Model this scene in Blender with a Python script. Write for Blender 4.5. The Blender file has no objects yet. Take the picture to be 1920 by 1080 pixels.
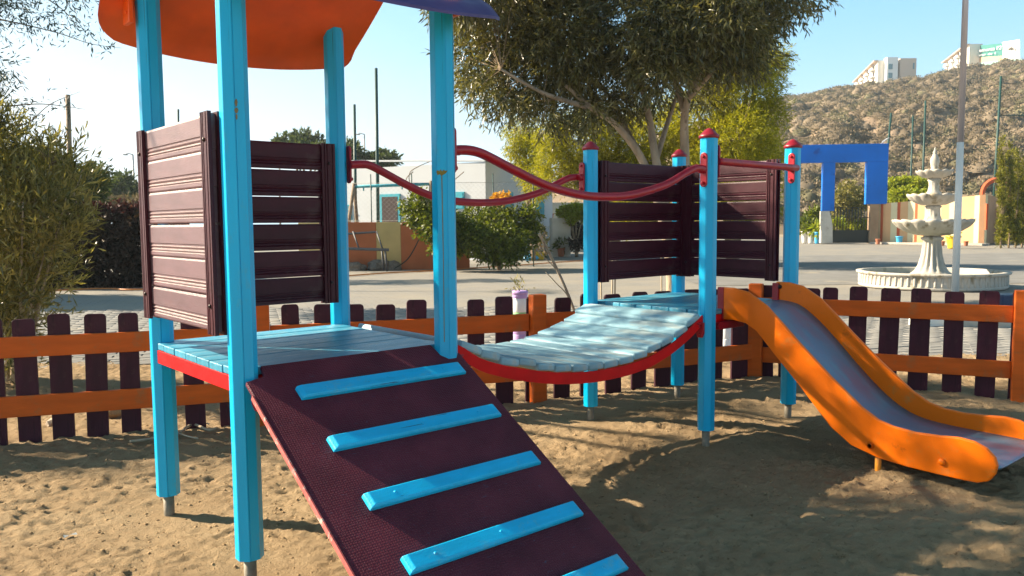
import bpy, bmesh, math, random
import numpy as np
from mathutils import Matrix, Vector

random.seed(7)
rng = np.random.default_rng(11)
PI = math.pi
scene = bpy.context.scene

# ------------------------------------------------------------------ camera
F_PX = 1513.84
CAM = Vector((-1.316, -4.262, 1.5))
_p, _r, _y = 0.080, -0.0083, 0.859
fw = Vector((math.cos(_y) * math.cos(_p), math.sin(_y) * math.cos(_p), -math.sin(_p)))
rt = fw.cross(Vector((0, 0, 1))).normalized()
up = rt.cross(fw)
rt, up = rt * math.cos(_r) + up * math.sin(_r), -rt * math.sin(_r) + up * math.cos(_r)
cam = bpy.data.cameras.new("camera")
camo = bpy.data.objects.new("camera", cam)
scene.collection.objects.link(camo)
camo.matrix_world = Matrix(((rt.x, up.x, -fw.x, CAM.x), (rt.y, up.y, -fw.y, CAM.y), (rt.z, up.z, -fw.z, CAM.z), (0, 0, 0, 1)))
cam.sensor_width = 36
cam.lens = F_PX / 1920 * 36
cam.clip_start = 0.05
cam.clip_end = 6000
cam.dof.use_dof = True
cam.dof.focus_distance = 4.6
cam.dof.aperture_fstop = 7.0
scene.camera = camo

# ------------------------------------------------------------------ light
SUN_AZ, SUN_EL = math.radians(124.5), math.radians(30)
SDIR = Vector((math.cos(SUN_EL) * math.cos(SUN_AZ), math.cos(SUN_EL) * math.sin(SUN_AZ), math.sin(SUN_EL)))
world = bpy.data.worlds.new("World")
scene.world = world
world.use_nodes = True
wt = world.node_tree
wt.nodes.clear()
sky = wt.nodes.new("ShaderNodeTexSky")
sky.sky_type = 'NISHITA'
sky.sun_disc = False
sky.sun_elevation = SUN_EL
sky.sun_rotation = PI / 2 - SUN_AZ
sky.air_density = 1.0
sky.dust_density = 0.6
sky.ozone_density = 1.6
bw_ = wt.nodes.new("ShaderNodeRGBToBW")
wt.links.new(sky.outputs[0], bw_.inputs[0])
hr = wt.nodes.new("ShaderNodeMapRange")
hr.inputs[1].default_value = 0.0; hr.inputs[2].default_value = 8.0
wt.links.new(bw_.outputs[0], hr.inputs[0])
hue = wt.nodes.new("ShaderNodeValToRGB")      # colour of the air against its brightness, clear blue to pale haze
er = hue.color_ramp.elements
er[0].position = .08; er[0].color = (.07, .17, .28, 1)
er[1].position = .80; er[1].color = (.38, .435, .475, 1)
e_ = er.new(.30); e_.color = (.24, .64, .98, 1)
e_ = er.new(.52); e_.color = (.34, .54, .68, 1)
wt.links.new(hr.outputs[0], hue.inputs[0])
dbl = wt.nodes.new("ShaderNodeMix"); dbl.data_type = 'RGBA'; dbl.blend_type = 'MULTIPLY'; dbl.inputs[0].default_value = 1
dbl.inputs[7].default_value = (2.7, 2.7, 2.7, 1); dbl.clamp_result = False
wt.links.new(hue.outputs[0], dbl.inputs[6])
tint = wt.nodes.new("ShaderNodeMix"); tint.data_type = 'RGBA'; tint.blend_type = 'MULTIPLY'
tint.inputs[0].default_value = 1.0
wt.links.new(bw_.outputs[0], tint.inputs[6]); wt.links.new(dbl.outputs[2], tint.inputs[7])
bg = wt.nodes.new("ShaderNodeBackground")
bg.inputs[1].default_value = 0.05
wo = wt.nodes.new("ShaderNodeOutputWorld")
wt.links.new(tint.outputs[2], bg.inputs[0])
wt.links.new(bg.outputs[0], wo.inputs[0])
sun = bpy.data.lights.new("sun", 'SUN')
sun.energy = 5.0
sun.angle = math.radians(0.55)
sun.color = (1.0, 0.84, 0.62)
suno = bpy.data.objects.new("sun", sun)
scene.collection.objects.link(suno)
suno.rotation_euler = SDIR.to_track_quat('Z', 'Y').to_euler()
scene.view_settings.view_transform = 'Standard'
scene.view_settings.look = 'None'
scene.view_settings.exposure = 1.68
scene.view_settings.gamma = 1
scene.view_settings.use_curve_mapping = False

# ------------------------------------------------------------------ helpers
def at(px, py, D):
    """point at depth D along the viewing ray of a measured spot of the photograph"""
    d = fw + rt * ((px - 960) / F_PX) - up * ((py - 540) / F_PX)
    return CAM + d * D

def gnd(px, py, z=0.0):
    d = fw + rt * ((px - 960) / F_PX) - up * ((py - 540) / F_PX)
    return CAM + d * ((z - CAM.z) / d.z)

def col_at(px, D, z=0.0):
    """point at height z straight below/above the ray column px at depth D"""
    q = at(px, 415, D)
    return Vector((q.x, q.y, z))

def zat(px, py, D):
    return at(px, py, D).z

R2 = Vector((rt.x, rt.y)).normalized()
F2 = Vector((fw.x, fw.y)).normalized()

def uv(u, v, z=0.0):
    return Vector((CAM.x + R2.x * u + F2.x * v, CAM.y + R2.y * u + F2.y * v, z))

WM = {}

def _link(o, parent, W):
    scene.collection.objects.link(o)
    WM[o.name] = W
    o.matrix_basis = W
    if parent is not None:
        o.parent = parent
        o.matrix_parent_inverse = WM[parent.name].inverted()
    return o

def empty(name, loc=(0, 0, 0), rz=0.0, parent=None):
    o = bpy.data.objects.new(name, None)
    o.empty_display_size = 0.1
    return _link(o, parent, Matrix.Translation(Vector(loc)) @ Matrix.Rotation(rz, 4, 'Z'))

def tag(o, label=None, cat=None, group=None, kind=None):
    if label: o['label'] = label
    if cat: o['category'] = cat
    if group: o['group'] = group
    if kind: o['kind'] = kind
    return o

def add(name, me, mat=None, parent=None, W=None, bevel=0):
    if mat is not None and not me.materials:
        me.materials.append(mat)
    o = bpy.data.objects.new(name, me)
    _link(o, parent, W if W is not None else Matrix.Identity(4))
    if bevel:
        b = o.modifiers.new("bevel", 'BEVEL')
        b.width = bevel
        b.segments = 2
        b.limit_method = 'ANGLE'
        b.harden_normals = False
    return o

class MB:
    def __init__(s):
        s.v, s.f, s.sm = [], [], []
    def poly(s, pts, faces, smooth=False):
        n = len(s.v)
        s.v += [tuple(p) for p in pts]
        s.f += [tuple(i + n for i in f) for f in faces]
        s.sm += [smooth] * len(faces)
    def box(s, c, size, M=None):
        c = Vector(c); hx, hy, hz = size[0] / 2, size[1] / 2, size[2] / 2
        P = [Vector((x, y, z)) for x in (-hx, hx) for y in (-hy, hy) for z in (-hz, hz)]
        if M is not None: P = [M @ q for q in P]
        s.poly([c + q for q in P], [(0, 1, 3, 2), (4, 6, 7, 5), (0, 4, 5, 1), (2, 3, 7, 6), (0, 2, 6, 4), (1, 5, 7, 3)])
        return s
    def tube(s, pts, rad, n=10, cap=True, smooth=True):
        pts = [Vector(p) for p in pts]
        if not hasattr(rad, '__len__'): rad = [rad] * len(pts)
        base = []
        ref = None
        for i, p in enumerate(pts):
            t = (pts[min(i + 1, len(pts) - 1)] - pts[max(i - 1, 0)]).normalized()
            if ref is None:
                a = Vector((0, 0, 1)) if abs(t.z) < .9 else Vector((1, 0, 0))
                ref = t.cross(a).normalized()
            ref = (ref - t * ref.dot(t)).normalized()
            b = t.cross(ref)
            for k in range(n):
                th = 2 * PI * k / n
                base.append(p + (ref * math.cos(th) + b * math.sin(th)) * rad[i])
        F = []
        for i in range(len(pts) - 1):
            for k in range(n):
                k2 = (k + 1) % n
                F.append((i * n + k, i * n + k2, (i + 1) * n + k2, (i + 1) * n + k))
        s.poly(base, F, smooth)
        if cap:
            m = len(s.v) - len(base)
            s.f += [tuple(m + k for k in range(n))[::-1], tuple(m + (len(pts) - 1) * n + k for k in range(n))]
            s.sm += [False, False]
        return s
    def lathe(s, prof, n=32, c=(0, 0, 0), flute=None, smooth=True):
        """prof: (r, z[, flute amount]); radius is modulated by the flute count"""
        pts = []
        for q in prof:
            r, z = q[0], q[1]
            a = q[2] if len(q) > 2 else 0
            for k in range(n):
                th = 2 * PI * k / n
                rr = r * (1 + a * (abs(math.cos(th * flute / 2)) - .6)) if (flute and a) else r
                zz = z + (q[3] * abs(math.cos(th * flute / 2)) if len(q) > 3 else 0)
                pts.append((c[0] + rr * math.cos(th), c[1] + rr * math.sin(th), c[2] + zz))
        F = []
        for i in range(len(prof) - 1):
            for k in range(n):
                k2 = (k + 1) % n
                F.append((i * n + k, i * n + k2, (i + 1) * n + k2, (i + 1) * n + k))
        F.append(tuple(range(n))[::-1])
        F.append(tuple((len(prof) - 1) * n + k for k in range(n)))
        s.poly(pts, F, smooth)
        return s
    def prism(s, poly, a, b, to3=lambda u, v, w: (u, v, w)):
        """polygon (u,v) extruded over w from a to b"""
        n = len(poly)
        P = [to3(u, v, a) for u, v in poly] + [to3(u, v, b) for u, v in poly]
        F = [tuple(range(n))[::-1], tuple(range(n, 2 * n))] + [(i, (i + 1) % n, n + (i + 1) % n, n + i) for i in range(n)]
        s.poly(P, F)
        return s
    def mesh(s, name):
        me = bpy.data.meshes.new(name)
        me.from_pydata(s.v, [], s.f)
        me.polygons.foreach_set('use_smooth', s.sm)
        me.update()
        bm = bmesh.new(); bm.from_mesh(me)
        bmesh.ops.recalc_face_normals(bm, faces=bm.faces)
        bm.to_mesh(me); bm.free()
        return me
    def build(s, name, mat, parent=None, bevel=0, W=None):
        return add(name, s.mesh(name), mat, parent, W, bevel)

def np_mesh(name, V, Q, smooth=False):
    """fast mesh from numpy arrays, Q (n,3) or (n,4)"""
    me = bpy.data.meshes.new(name)
    k = Q.shape[1]
    me.vertices.add(len(V)); me.vertices.foreach_set('co', np.asarray(V, np.float32).ravel())
    me.loops.add(Q.size); me.loops.foreach_set('vertex_index', Q.astype(np.int32).ravel())
    me.polygons.add(len(Q)); me.polygons.foreach_set('loop_start', np.arange(0, Q.size, k, dtype=np.int32))
    if smooth: me.polygons.foreach_set('use_smooth', np.ones(len(Q), bool))
    me.update(calc_edges=True)
    return me

# ------------------------------------------------------------------ materials
def new_mat(name):
    m = bpy.data.materials.new(name); m.use_nodes = True
    nt = m.node_tree; nt.nodes.clear()
    out = nt.nodes.new("ShaderNodeOutputMaterial")
    b = nt.nodes.new("ShaderNodeBsdfPrincipled")
    nt.links.new(b.outputs[0], out.inputs[0])
    return m, nt, b, out

def mixc(nt, fac, a, b, mode='MIX'):
    n = nt.nodes.new("ShaderNodeMix"); n.data_type = 'RGBA'; n.blend_type = mode
    if isinstance(fac, (int, float)): n.inputs[0].default_value = fac
    else: nt.links.new(fac, n.inputs[0])
    for i, c in ((6, a), (7, b)):
        if isinstance(c, (tuple, list)): n.inputs[i].default_value = (*c[:3], 1)
        else: nt.links.new(c, n.inputs[i])
    return n.outputs[2]

def noise(nt, co, scale, detail=5, rough=.55, dist=0):
    n = nt.nodes.new("ShaderNodeTexNoise")
    n.inputs['Scale'].default_value = scale
    n.inputs['Detail'].default_value = detail
    n.inputs['Roughness'].default_value = rough
    n.inputs['Distortion'].default_value = dist
    nt.links.new(co, n.inputs['Vector'])
    return n.outputs['Fac']

def ramp(nt, fac, a, b):
    n = nt.nodes.new("ShaderNodeMapRange")
    n.inputs[1].default_value = a; n.inputs[2].default_value = b
    nt.links.new(fac, n.inputs[0])
    return n.outputs[0]

def mapping(nt, sc=(1, 1, 1), coord='Object'):
    tc = nt.nodes.new("ShaderNodeTexCoord"); mp = nt.nodes.new("ShaderNodeMapping")
    mp.inputs['Scale'].default_value = sc
    nt.links.new(tc.outputs[coord], mp.inputs[0])
    return mp.outputs[0]

def bumpn(nt, b, h, strength, dist=.01):
    n = nt.nodes.new("ShaderNodeBump")
    n.inputs['Strength'].default_value = strength
    n.inputs['Distance'].default_value = dist
    nt.links.new(h, n.inputs['Height'])
    nt.links.new(n.outputs[0], b.inputs['Normal'])

def M(name, c, rough=.6, var=.2, scale=6, bump=.15, bscale=40, wear=None, stretch=(1, 1, 1), spec=.5, objrand=0, metal=0, bdist=.01, coat=0, cracks=None, scuff=None):
    m, nt, b, out = new_mat(name)
    co = mapping(nt, stretch)
    f = noise(nt, co, scale)
    f = ramp(nt, f, .3, .7)
    colr = mixc(nt, f, tuple(x * (1 - var) for x in c), tuple(min(1, x * (1 + var)) for x in c))
    if wear:
        wc, amt, ws = wear
        w = noise(nt, co, ws, 7, .65)
        w = ramp(nt, w, 1 - amt - .04, 1 - amt + .04)
        colr = mixc(nt, w, colr, wc)
    if cracks:      # fine dark splits along the grain
        cc, cs_, amt = cracks
        w = noise(nt, mapping(nt, cs_), 1.0, 6, .6)
        colr = mixc(nt, ramp(nt, w, 1 - amt, 1 - amt + .03), colr, cc)
    if scuff:       # worn, dusty patches
        sc_, ss, amt = scuff
        w = noise(nt, mapping(nt), ss, 8, .72)
        w = ramp(nt, w, 1 - amt, 1 - amt + .12)
        ml = nt.nodes.new("ShaderNodeMath"); ml.operation = 'MULTIPLY'; ml.inputs[1].default_value = .55
        nt.links.new(w, ml.inputs[0])
        colr = mixc(nt, ml.outputs[0], colr, sc_)
    if objrand:
        oi = nt.nodes.new("ShaderNodeObjectInfo")
        rr = ramp(nt, oi.outputs['Random'], 0, 1)
        colr = mixc(nt, rr, colr, mixc(nt, 1.0, colr, tuple([1 - objrand] * 3), 'MULTIPLY'))
    nt.links.new(colr, b.inputs['Base Color'])
    r = nt.nodes.new("ShaderNodeMapRange")
    r.inputs[3].default_value = max(.05, rough - .12); r.inputs[4].default_value = min(1, rough + .12)
    nt.links.new(noise(nt, co, scale * 2.3), r.inputs[0])
    nt.links.new(r.outputs[0], b.inputs['Roughness'])
    b.inputs['Specular IOR Level'].default_value = spec
    b.inputs['Metallic'].default_value = metal
    if coat:
        b.inputs['Coat Weight'].default_value = coat
        b.inputs['Coat Roughness'].default_value = .15
    if bump: bumpn(nt, b, noise(nt, co, bscale, 4), bump, bdist)
    return m

def leafmat(name, c1, c2, trans=.35, rough=.45, spec=.4, scale=1.2):
    m, nt, b, out = new_mat(name)
    g = nt.nodes.new("ShaderNodeNewGeometry")
    co = mapping(nt)
    f = noise(nt, co, scale, 3)
    mx = nt.nodes.new("ShaderNodeMath"); mx.operation = 'ADD'
    rr = nt.nodes.new("ShaderNodeMath"); rr.operation = 'MULTIPLY_ADD'; rr.inputs[1].default_value = .9; rr.inputs[2].default_value = -.45
    nt.links.new(g.outputs['Random Per Island'], rr.inputs[0])
    nt.links.new(f, mx.inputs[0]); nt.links.new(rr.outputs[0], mx.inputs[1])
    f = ramp(nt, mx.outputs[0], .1, .9)
    colr = mixc(nt, f, c1, c2)
    nt.links.new(colr, b.inputs['Base Color'])
    b.inputs['Roughness'].default_value = rough
    b.inputs['Specular IOR Level'].default_value = spec
    t = nt.nodes.new("ShaderNodeBsdfTranslucent")
    tc = mixc(nt, 1.0, colr, (1.0, 1.0, .45), 'MULTIPLY')
    nt.links.new(tc, t.inputs[0])
    ms = nt.nodes.new("ShaderNodeMixShader"); ms.inputs[0].default_value = trans
    nt.links.new(b.outputs[0], ms.inputs[1]); nt.links.new(t.outputs[0], ms.inputs[2])
    nt.links.new(ms.outputs[0], out.inputs[0])
    return m

CY = (0.0, 0.44, 0.76)
m_post = M("post_paint", CY, .32, .08, 3, .10, 60, wear=((.01, .28, .52), .30, 5), stretch=(3, 3, 1.2), cracks=((.0, .10, .22), (75, 75, 2.2), .335), scuff=((.10, .36, .48), 11, .42), spec=.4)
m_groove = M("post_groove", (0.0, .06, .14), .8)
m_pipe = M("galvanised_pipe", (.24, .21, .16), .6, .25, 20, .2, metal=.15, wear=((.14, .10, .07), .35, 25))
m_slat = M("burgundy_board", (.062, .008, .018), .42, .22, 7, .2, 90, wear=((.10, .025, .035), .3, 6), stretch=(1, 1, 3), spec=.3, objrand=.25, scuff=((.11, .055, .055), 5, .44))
m_slat_lit = M("burgundy_board_lit", (.165, .085, .098), .42, .2, 5, .25, 90, wear=((.14, .05, .06), .38, 5), stretch=(1, 1, 3), spec=.6, objrand=.2)  # paler copy of the burgundy board, with the sunlight put into its colour
m_stile = M("burgundy_stile", (.055, .007, .014), .45, .2, 7, .2, 60, spec=.3)
m_bolt = M("bolt_dark", (.03, .02, .02), .4, metal=.6)
m_deck = M("deck_paint", (.05, .32, .48), .36, .18, 5, .3, 50, wear=((.28, .46, .50), .40, 7), stretch=(1, 6, 6), spec=.5, objrand=.2)
m_plank = M("bridge_plank_paint", (.27, .47, .56), .5, .18, 3, .3, 60, wear=((.38, .48, .49), .45, 2.6), stretch=(2, .7, 2), spec=.4, objrand=.18)
m_red = M("red_metal", (.34, .002, .014), .35, .15, 12, .08, wear=((.22, .03, .03), .27, 30), spec=.5)
m_redbeam = M("red_beam", (.62, .003, .005), .5, .12, 8, .12, wear=((.42, .03, .02), .27, 12), spec=.2)
m_tread = M("tread_paint", (.0, .47, .82), .42, .12, 6, .2, 70, wear=((.02, .18, .34), .29, 16), stretch=(1, 3, 3), cracks=((.01, .12, .26), (3, 60, 60), .34), scuff=((.16, .42, .52), 9, .45))
m_orange = M("slide_orange", (.88, .165, .001), .36, .10, 3, .05, 30, wear=((.55, .10, .005), .33, 6), spec=.3, scuff=((.50, .24, .07), 7, .42))
m_roofo = M("roof_underside_orange", (.84, .105, .002), .42, .2, 2.5, .06, 20, wear=((.20, .10, .02), .24, 2.2), spec=.5)
m_roofp = M("roof_purple", (.06, .035, .16), .45, .15, 3, .06)
m_cap = M("cap_maroon", (.26, .008, .02), .4, .15)
m_rail = M("fence_orange", (.66, .115, .006), .6, .15, 4, .3, 60, wear=((.30, .08, .02), .27, 10), stretch=(.6, .6, 4), spec=.3, objrand=.15, scuff=((.36, .16, .06), 6, .44))
m_picket = M("picket_burgundy", (.058, .010, .022), .6, .25, 6, .3, 50, wear=((.14, .05, .06), .3, 9), stretch=(3, 3, .5), spec=.3, objrand=.3, cracks=((.015, .004, .006), (50, 50, 3), .36), scuff=((.15, .09, .07), 5, .44))
m_stone = M("fountain_stone", (.47, .44, .39), .8, .18, 3, .3, 25, wear=((.26, .23, .17), .42, 3), spec=.2, stretch=(1, 1, .5))
m_white = M("white_wall", (.56, .58, .60), .85, .05, .6, .05, 10, spec=.15)
m_whitep = M("white_paint", (.80, .77, .72), .5, .06, 3, .05, 20)
m_grey = M("grey_metal", (.33, .33, .33), .5, .1, 6, metal=.3)
m_teal = M("teal_frame", (.02, .33, .42), .6, .1)
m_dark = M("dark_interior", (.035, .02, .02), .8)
m_gateblue = M("gate_blue", (.001, .15, .62), .55, .16, .5, .05, wear=((.01, .08, .38), .36, .7), spec=.3)
m_peach = M("wall_peach", (.70, .42, .22), .85, .08, .8, .08, spec=.1)
m_cream = M("wall_cream", (.76, .66, .42), .85, .08, .8, .08, spec=.1)
m_coral = M("wall_coral", (.55, .13, .06), .85, .1, .8, .08, spec=.1)
m_terra = M("wall_terracotta", (.50, .16, .07), .85, .12, 1.5, .15, wear=((.35, .12, .06), .3, 2), spec=.1)
m_beige = M("wall_beige", (.62, .46, .20), .85, .12, 1.5, .15, wear=((.45, .32, .14), .28, 2), spec=.1)
m_pillar = M("pillar_render", (.55, .52, .46), .85, .15, 1.5, .2, wear=((.32, .27, .2), .36, 2.5), spec=.1)
m_bark = M("pale_bark", (.34, .27, .20), .85, .3, 6, .8, 18, stretch=(1, 1, .25), wear=((.16, .11, .08), .36, 5), spec=.1, bdist=.03)
m_twig = M("twig_bark", (.20, .15, .10), .85, .3, 8, .4, 30, spec=.1)
m_dry = M("dry_stem", (.42, .34, .24), .85, .25, 12, .3, 40, spec=.1)
m_green_pole = M("green_pole", (.015, .06, .055), .55, .1, spec=.4)
m_black = M("black_metal", (.02, .025, .02), .5, .1)
m_rock = M("rock", (.22, .19, .16), .9, .3, 5, .6, 12, spec=.1, bdist=.03)
m_pot = M("terracotta_pot", (.42, .15, .08), .8, .15)
m_bluepot = M("blue_plastic", (.05, .35, .62), .4, .08)
m_yellow = M("yellow_plastic", (.75, .52, .04), .45, .12)
m_hose = M("orange_hose", (.60, .20, .04), .5, .1)
m_navy = M("navy_slab", (.01, .03, .09), .4, .2)
m_kerbw = M("kerb_white", (.75, .73, .68), .8, .1, 3, .2, spec=.1)
m_kerb = M("kerb_grey", (.42, .39, .34), .85, .15, 3, .2, spec=.1)
m_apt = M("apartment_cream", (.78, .71, .60), .85, .05, .1, 0, spec=.1)
m_aptp = M("apartment_pink", (.60, .47, .38), .85, .05, .1, 0, spec=.1)
m_aptw = M("apartment_white", (.82, .82, .80), .85, .04, .1, 0, spec=.1)
m_glass = M("window_glass", (.06, .18, .22), .15, .1, spec=.8)
m_wood = M("old_wood", (.24, .17, .11), .85, .25, 6, .4, stretch=(1, 1, .2))
m_bench = M("bench_grey", (.06, .065, .075), .6, .15)

def mat_ramp():
    m, nt, b, out = new_mat("ramp_board")
    co = mapping(nt)
    base = mixc(nt, ramp(nt, noise(nt, co, 4, 6), .3, .7), (.075, .011, .022), (.14, .024, .040))
    sc = ramp(nt, noise(nt, mapping(nt, (1, 2.5, 2.5)), 16, 8, .75, .6), .62, .72)
    base = mixc(nt, sc, base, (.05, .11, .17))
    nt.links.new(base, b.inputs['Base Color'])
    b.inputs['Roughness'].default_value = .5
    b.inputs['Specular IOR Level'].default_value = .2
    v = nt.nodes.new("ShaderNodeTexVoronoi"); v.inputs['Scale'].default_value = 95; v.inputs['Randomness'].default_value = .25
    nt.links.new(co, v.inputs['Vector'])
    bumpn(nt, b, ramp(nt, v.outputs['Distance'], .15, .5), .55, .004)
    return m
m_ramp = mat_ramp()

def mat_bed():
    m, nt, b, out = new_mat("slide_bed")
    co = mapping(nt)
    f = ramp(nt, noise(nt, mapping(nt, (1, .6, .6)), 4.5, 6), .40, .62)
    c = mixc(nt, f, (.14, .27, .40), (.26, .21, .30))
    f2 = ramp(nt, noise(nt, mapping(nt, (2.5, 1, 1)), 4, 7, .6), .52, .74)
    c = mixc(nt, f2, c, (.16, .32, .42))
    nt.links.new(c, b.inputs['Base Color'])
    b.inputs['Roughness'].default_value = .38
    b.inputs['Metallic'].default_value = .35
    bumpn(nt, b, noise(nt, co, 30, 4), .06)
    return m
m_bed = mat_bed()

def mat_sand(name="sand", bright=1.0):
    m, nt, b, out = new_mat(name)
    co = mapping(nt)
    a = (.55 * bright, .40 * bright, .24 * bright); d = (.40 * bright, .275 * bright, .155 * bright)
    c = mixc(nt, ramp(nt, noise(nt, co, 1.3, 8, .6), .3, .7), d, a)
    c = mixc(nt, ramp(nt, noise(nt, co, 26, 6, .7), .58, .70), c, (.22 * bright, .145 * bright, .075 * bright))
    c = mixc(nt, ramp(nt, noise(nt, co, 160, 3, .7), .62, .70), c, (.60, .50, .34))
    nt.links.new(c, b.inputs['Base Color'])
    b.inputs['Roughness'].default_value = .95
    b.inputs['Specular IOR Level'].default_value = .1
    h1 = noise(nt, co, 34, 9, .72)
    h2 = noise(nt, co, 300, 3, .6)
    ad = nt.nodes.new("ShaderNodeMath"); ad.operation = 'MULTIPLY_ADD'; ad.inputs[1].default_value = .45
    nt.links.new(h2, ad.inputs[0]); nt.links.new(h1, ad.inputs[2])
    bumpn(nt, b, ad.outputs[0], 1.0, .04)
    return m
m_sand = mat_sand()
m_dirt = M("far_dirt", (.30, .24, .17), .95, .2, .15, .2, 2, spec=.05)

def mat_paving():
    m, nt, b, out = new_mat("paver_surface")
    co = mapping(nt)
    br = nt.nodes.new("ShaderNodeTexBrick")
    br.inputs['Scale'].default_value = 1.0
    br.inputs['Brick Width'].default_value = .30; br.inputs['Row Height'].default_value = .15
    br.inputs['Mortar Size'].default_value = .008; br.inputs['Mortar Smooth'].default_value = .3
    br.inputs['Color1'].default_value = (.245, .238, .225, 1); br.inputs['Color2'].default_value = (.22, .213, .20, 1); br.inputs['Mortar'].default_value = (.17, .145, .11, 1)
    rot = nt.nodes.new("ShaderNodeMapping"); rot.inputs['Rotation'].default_value = (0, 0, .392)
    nt.links.new(co, rot.inputs[0]); nt.links.new(rot.outputs[0], br.inputs['Vector'])
    c = mixc(nt, ramp(nt, noise(nt, co, .7, 7), .38, .66), br.outputs['Color'], (.275, .25, .21))
    nt.links.new(c, b.inputs['Base Color'])
    b.inputs['Roughness'].default_value = .9; b.inputs['Specular IOR Level'].default_value = .15
    bumpn(nt, b, noise(nt, co, 12, 5), .3, .02)
    return m
m_paving = mat_paving()
m_paver = M("paver_block", (.235, .228, .215), .88, .15, 2, .3, 30, wear=((.29, .265, .225), .4, 1.6), spec=.15, objrand=.2)
m_road = M("asphalt", (.20, .195, .185), .9, .15, 1.2, .3, 25, wear=((.29, .26, .21), .36, .8), spec=.15)

# leaves
l_acacia = leafmat("acacia_leaf", (.040, .046, .013), (.21, .185, .065), .38, .30, .6)
l_yellow = leafmat("feathery_leaf", (.17, .19, .008), (.52, .46, .02), .5, .5, .3, .5)
l_near = leafmat("overhanging_leaf", (.02, .045, .045), (.06, .09, .075), .12, .4, .4)
l_bush = leafmat("oleander_leaf", (.08, .085, .02), (.40, .34, .11), .4, .35, .5, 2)
l_dark = leafmat("hedge_leaf", (.018, .016, .012), (.07, .04, .03), .15, .6, .2, 1.5)
l_darkred = leafmat("hedge_top_leaf", (.045, .012, .014), (.12, .04, .045), .25, .6, .2, 1.5)
l_green = leafmat("shrub_leaf", (.045, .075, .010), (.20, .23, .02), .4, .45, .4, 1.5)
l_lime = leafmat("lime_leaf", (.20, .26, .02), (.42, .44, .04), .45, .5, .3, 1.5)
l_flower = leafmat("orange_blossom", (.60, .28, .03), (.75, .45, .10), .4, .6, .2, 2)
l_cyp = leafmat("conifer_spray", (.09, .10, .012), (.30, .28, .03), .3, .6, .2, 1)
l_far = leafmat("far_leaf", (.04, .06, .02), (.11, .14, .05), .3, .6, .2, .3)
l_scrub = leafmat("dry_scrub", (.14, .11, .075), (.255, .20, .14), .2, .9, .05, .06)
l_scrubg = leafmat("olive_scrub", (.12, .11, .065), (.25, .22, .13), .2, .9, .05, .06)

# ------------------------------------------------------------------ numpy value noise
def vnoise(x, y, seed=0):
    xi = np.floor(x).astype(np.int64); yi = np.floor(y).astype(np.int64)
    xf = x - xi; yf = y - yi
    def h(a, b):
        n = (a * 374761393 + b * 668265263 + seed * 974634777) & 0xffffffff
        n = ((n ^ (n >> 13)) * 1274126177) & 0xffffffff
        return ((n ^ (n >> 16)) & 0xffff) / 65535.0
    u = xf * xf * (3 - 2 * xf); v = yf * yf * (3 - 2 * yf)
    return (h(xi, yi) * (1 - u) + h(xi + 1, yi) * u) * (1 - v) + (h(xi, yi + 1) * (1 - u) + h(xi + 1, yi + 1) * u) * v

def fbm(x, y, o=4, seed=0):
    s = 0; a = 1; t = 0
    for i in range(o):
        s = s + a * vnoise(x, y, seed + i); t += a; a *= .5; x = x * 2.03; y = y * 2.03
    return s / t

# ------------------------------------------------------------------ leaves
def leaf_arrays(pos, d, L, W, seed=0):
    r = np.random.default_rng(seed)
    n = len(pos)
    d = d / (np.linalg.norm(d, axis=1, keepdims=True) + 1e-9)
    a = r.normal(size=(n, 3)); s = np.cross(d, a); s /= (np.linalg.norm(s, axis=1, keepdims=True) + 1e-9)
    nn = np.cross(d, s)
    L = (L * r.uniform(.65, 1.25, n))[:, None]; W = (W * r.uniform(.7, 1.2, n))[:, None]
    V = np.empty((n, 4, 3))
    V[:, 0] = pos
    V[:, 1] = pos + d * L * .5 + s * W * .5 + nn * W * .18
    V[:, 2] = pos + d * L
    V[:, 3] = pos + d * L * .5 - s * W * .5 + nn * W * .18
    q = (np.arange(n) * 4)[:, None]
    Q = np.concatenate([q + np.array([[0, 1, 2]]), q + np.array([[0, 2, 3]])], 1).reshape(-1, 3)
    return V.reshape(-1, 3), Q

def twig_leaves(clumps, dens, lpt, L, W, twig=.3, droop=.3, seed=0, shell=.35, out=.6):
    """clumps: (centre, (rx,ry,rz)); dens twigs per clump unit; leaves along short twigs"""
    r = np.random.default_rng(seed)
    P, Dv = [], []
    for (c, rad), nt_ in zip(clumps, dens):
        v = r.normal(size=(nt_, 3)); v /= np.linalg.norm(v, axis=1, keepdims=True)
        rr = r.uniform(shell, 1, nt_) ** .6
        base = np.array(c) + v * np.array(rad) * rr[:, None]
        td = v * out + r.normal(size=(nt_, 3)) * .6; td[:, 2] -= droop
        td /= np.linalg.norm(td, axis=1, keepdims=True)
        for k in range(lpt):
            t = k / lpt
            P.append(base + td * twig * t + r.normal(size=(nt_, 3)) * .01)
            dd = td + r.normal(size=(nt_, 3)) * .55; dd[:, 2] -= droop * .6
            Dv.append(dd)
    return leaf_arrays(np.concatenate(P), np.concatenate(Dv), L, W, seed + 1)

def foliage(name, clumps, mat, parent, count, lpt, L, W, twig=.3, droop=.3, seed=0, shell=.35, out=.6):
    vol = np.array([r[0] * r[1] * r[2] for c, r in clumps]) ** .75
    dens = np.maximum(3, (vol / vol.sum() * count / lpt)).astype(int)
    V, Q = twig_leaves(clumps, dens, lpt, L, W, twig, droop, seed, shell, out)
    return add(name, np_mesh(name, V, Q), mat, parent)

def clump(px, py, D, rpx, squash=.8, dd=0):
    r = rpx / F_PX * D
    return (tuple(at(px, py, D + dd)), (r, r, r * squash))

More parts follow.
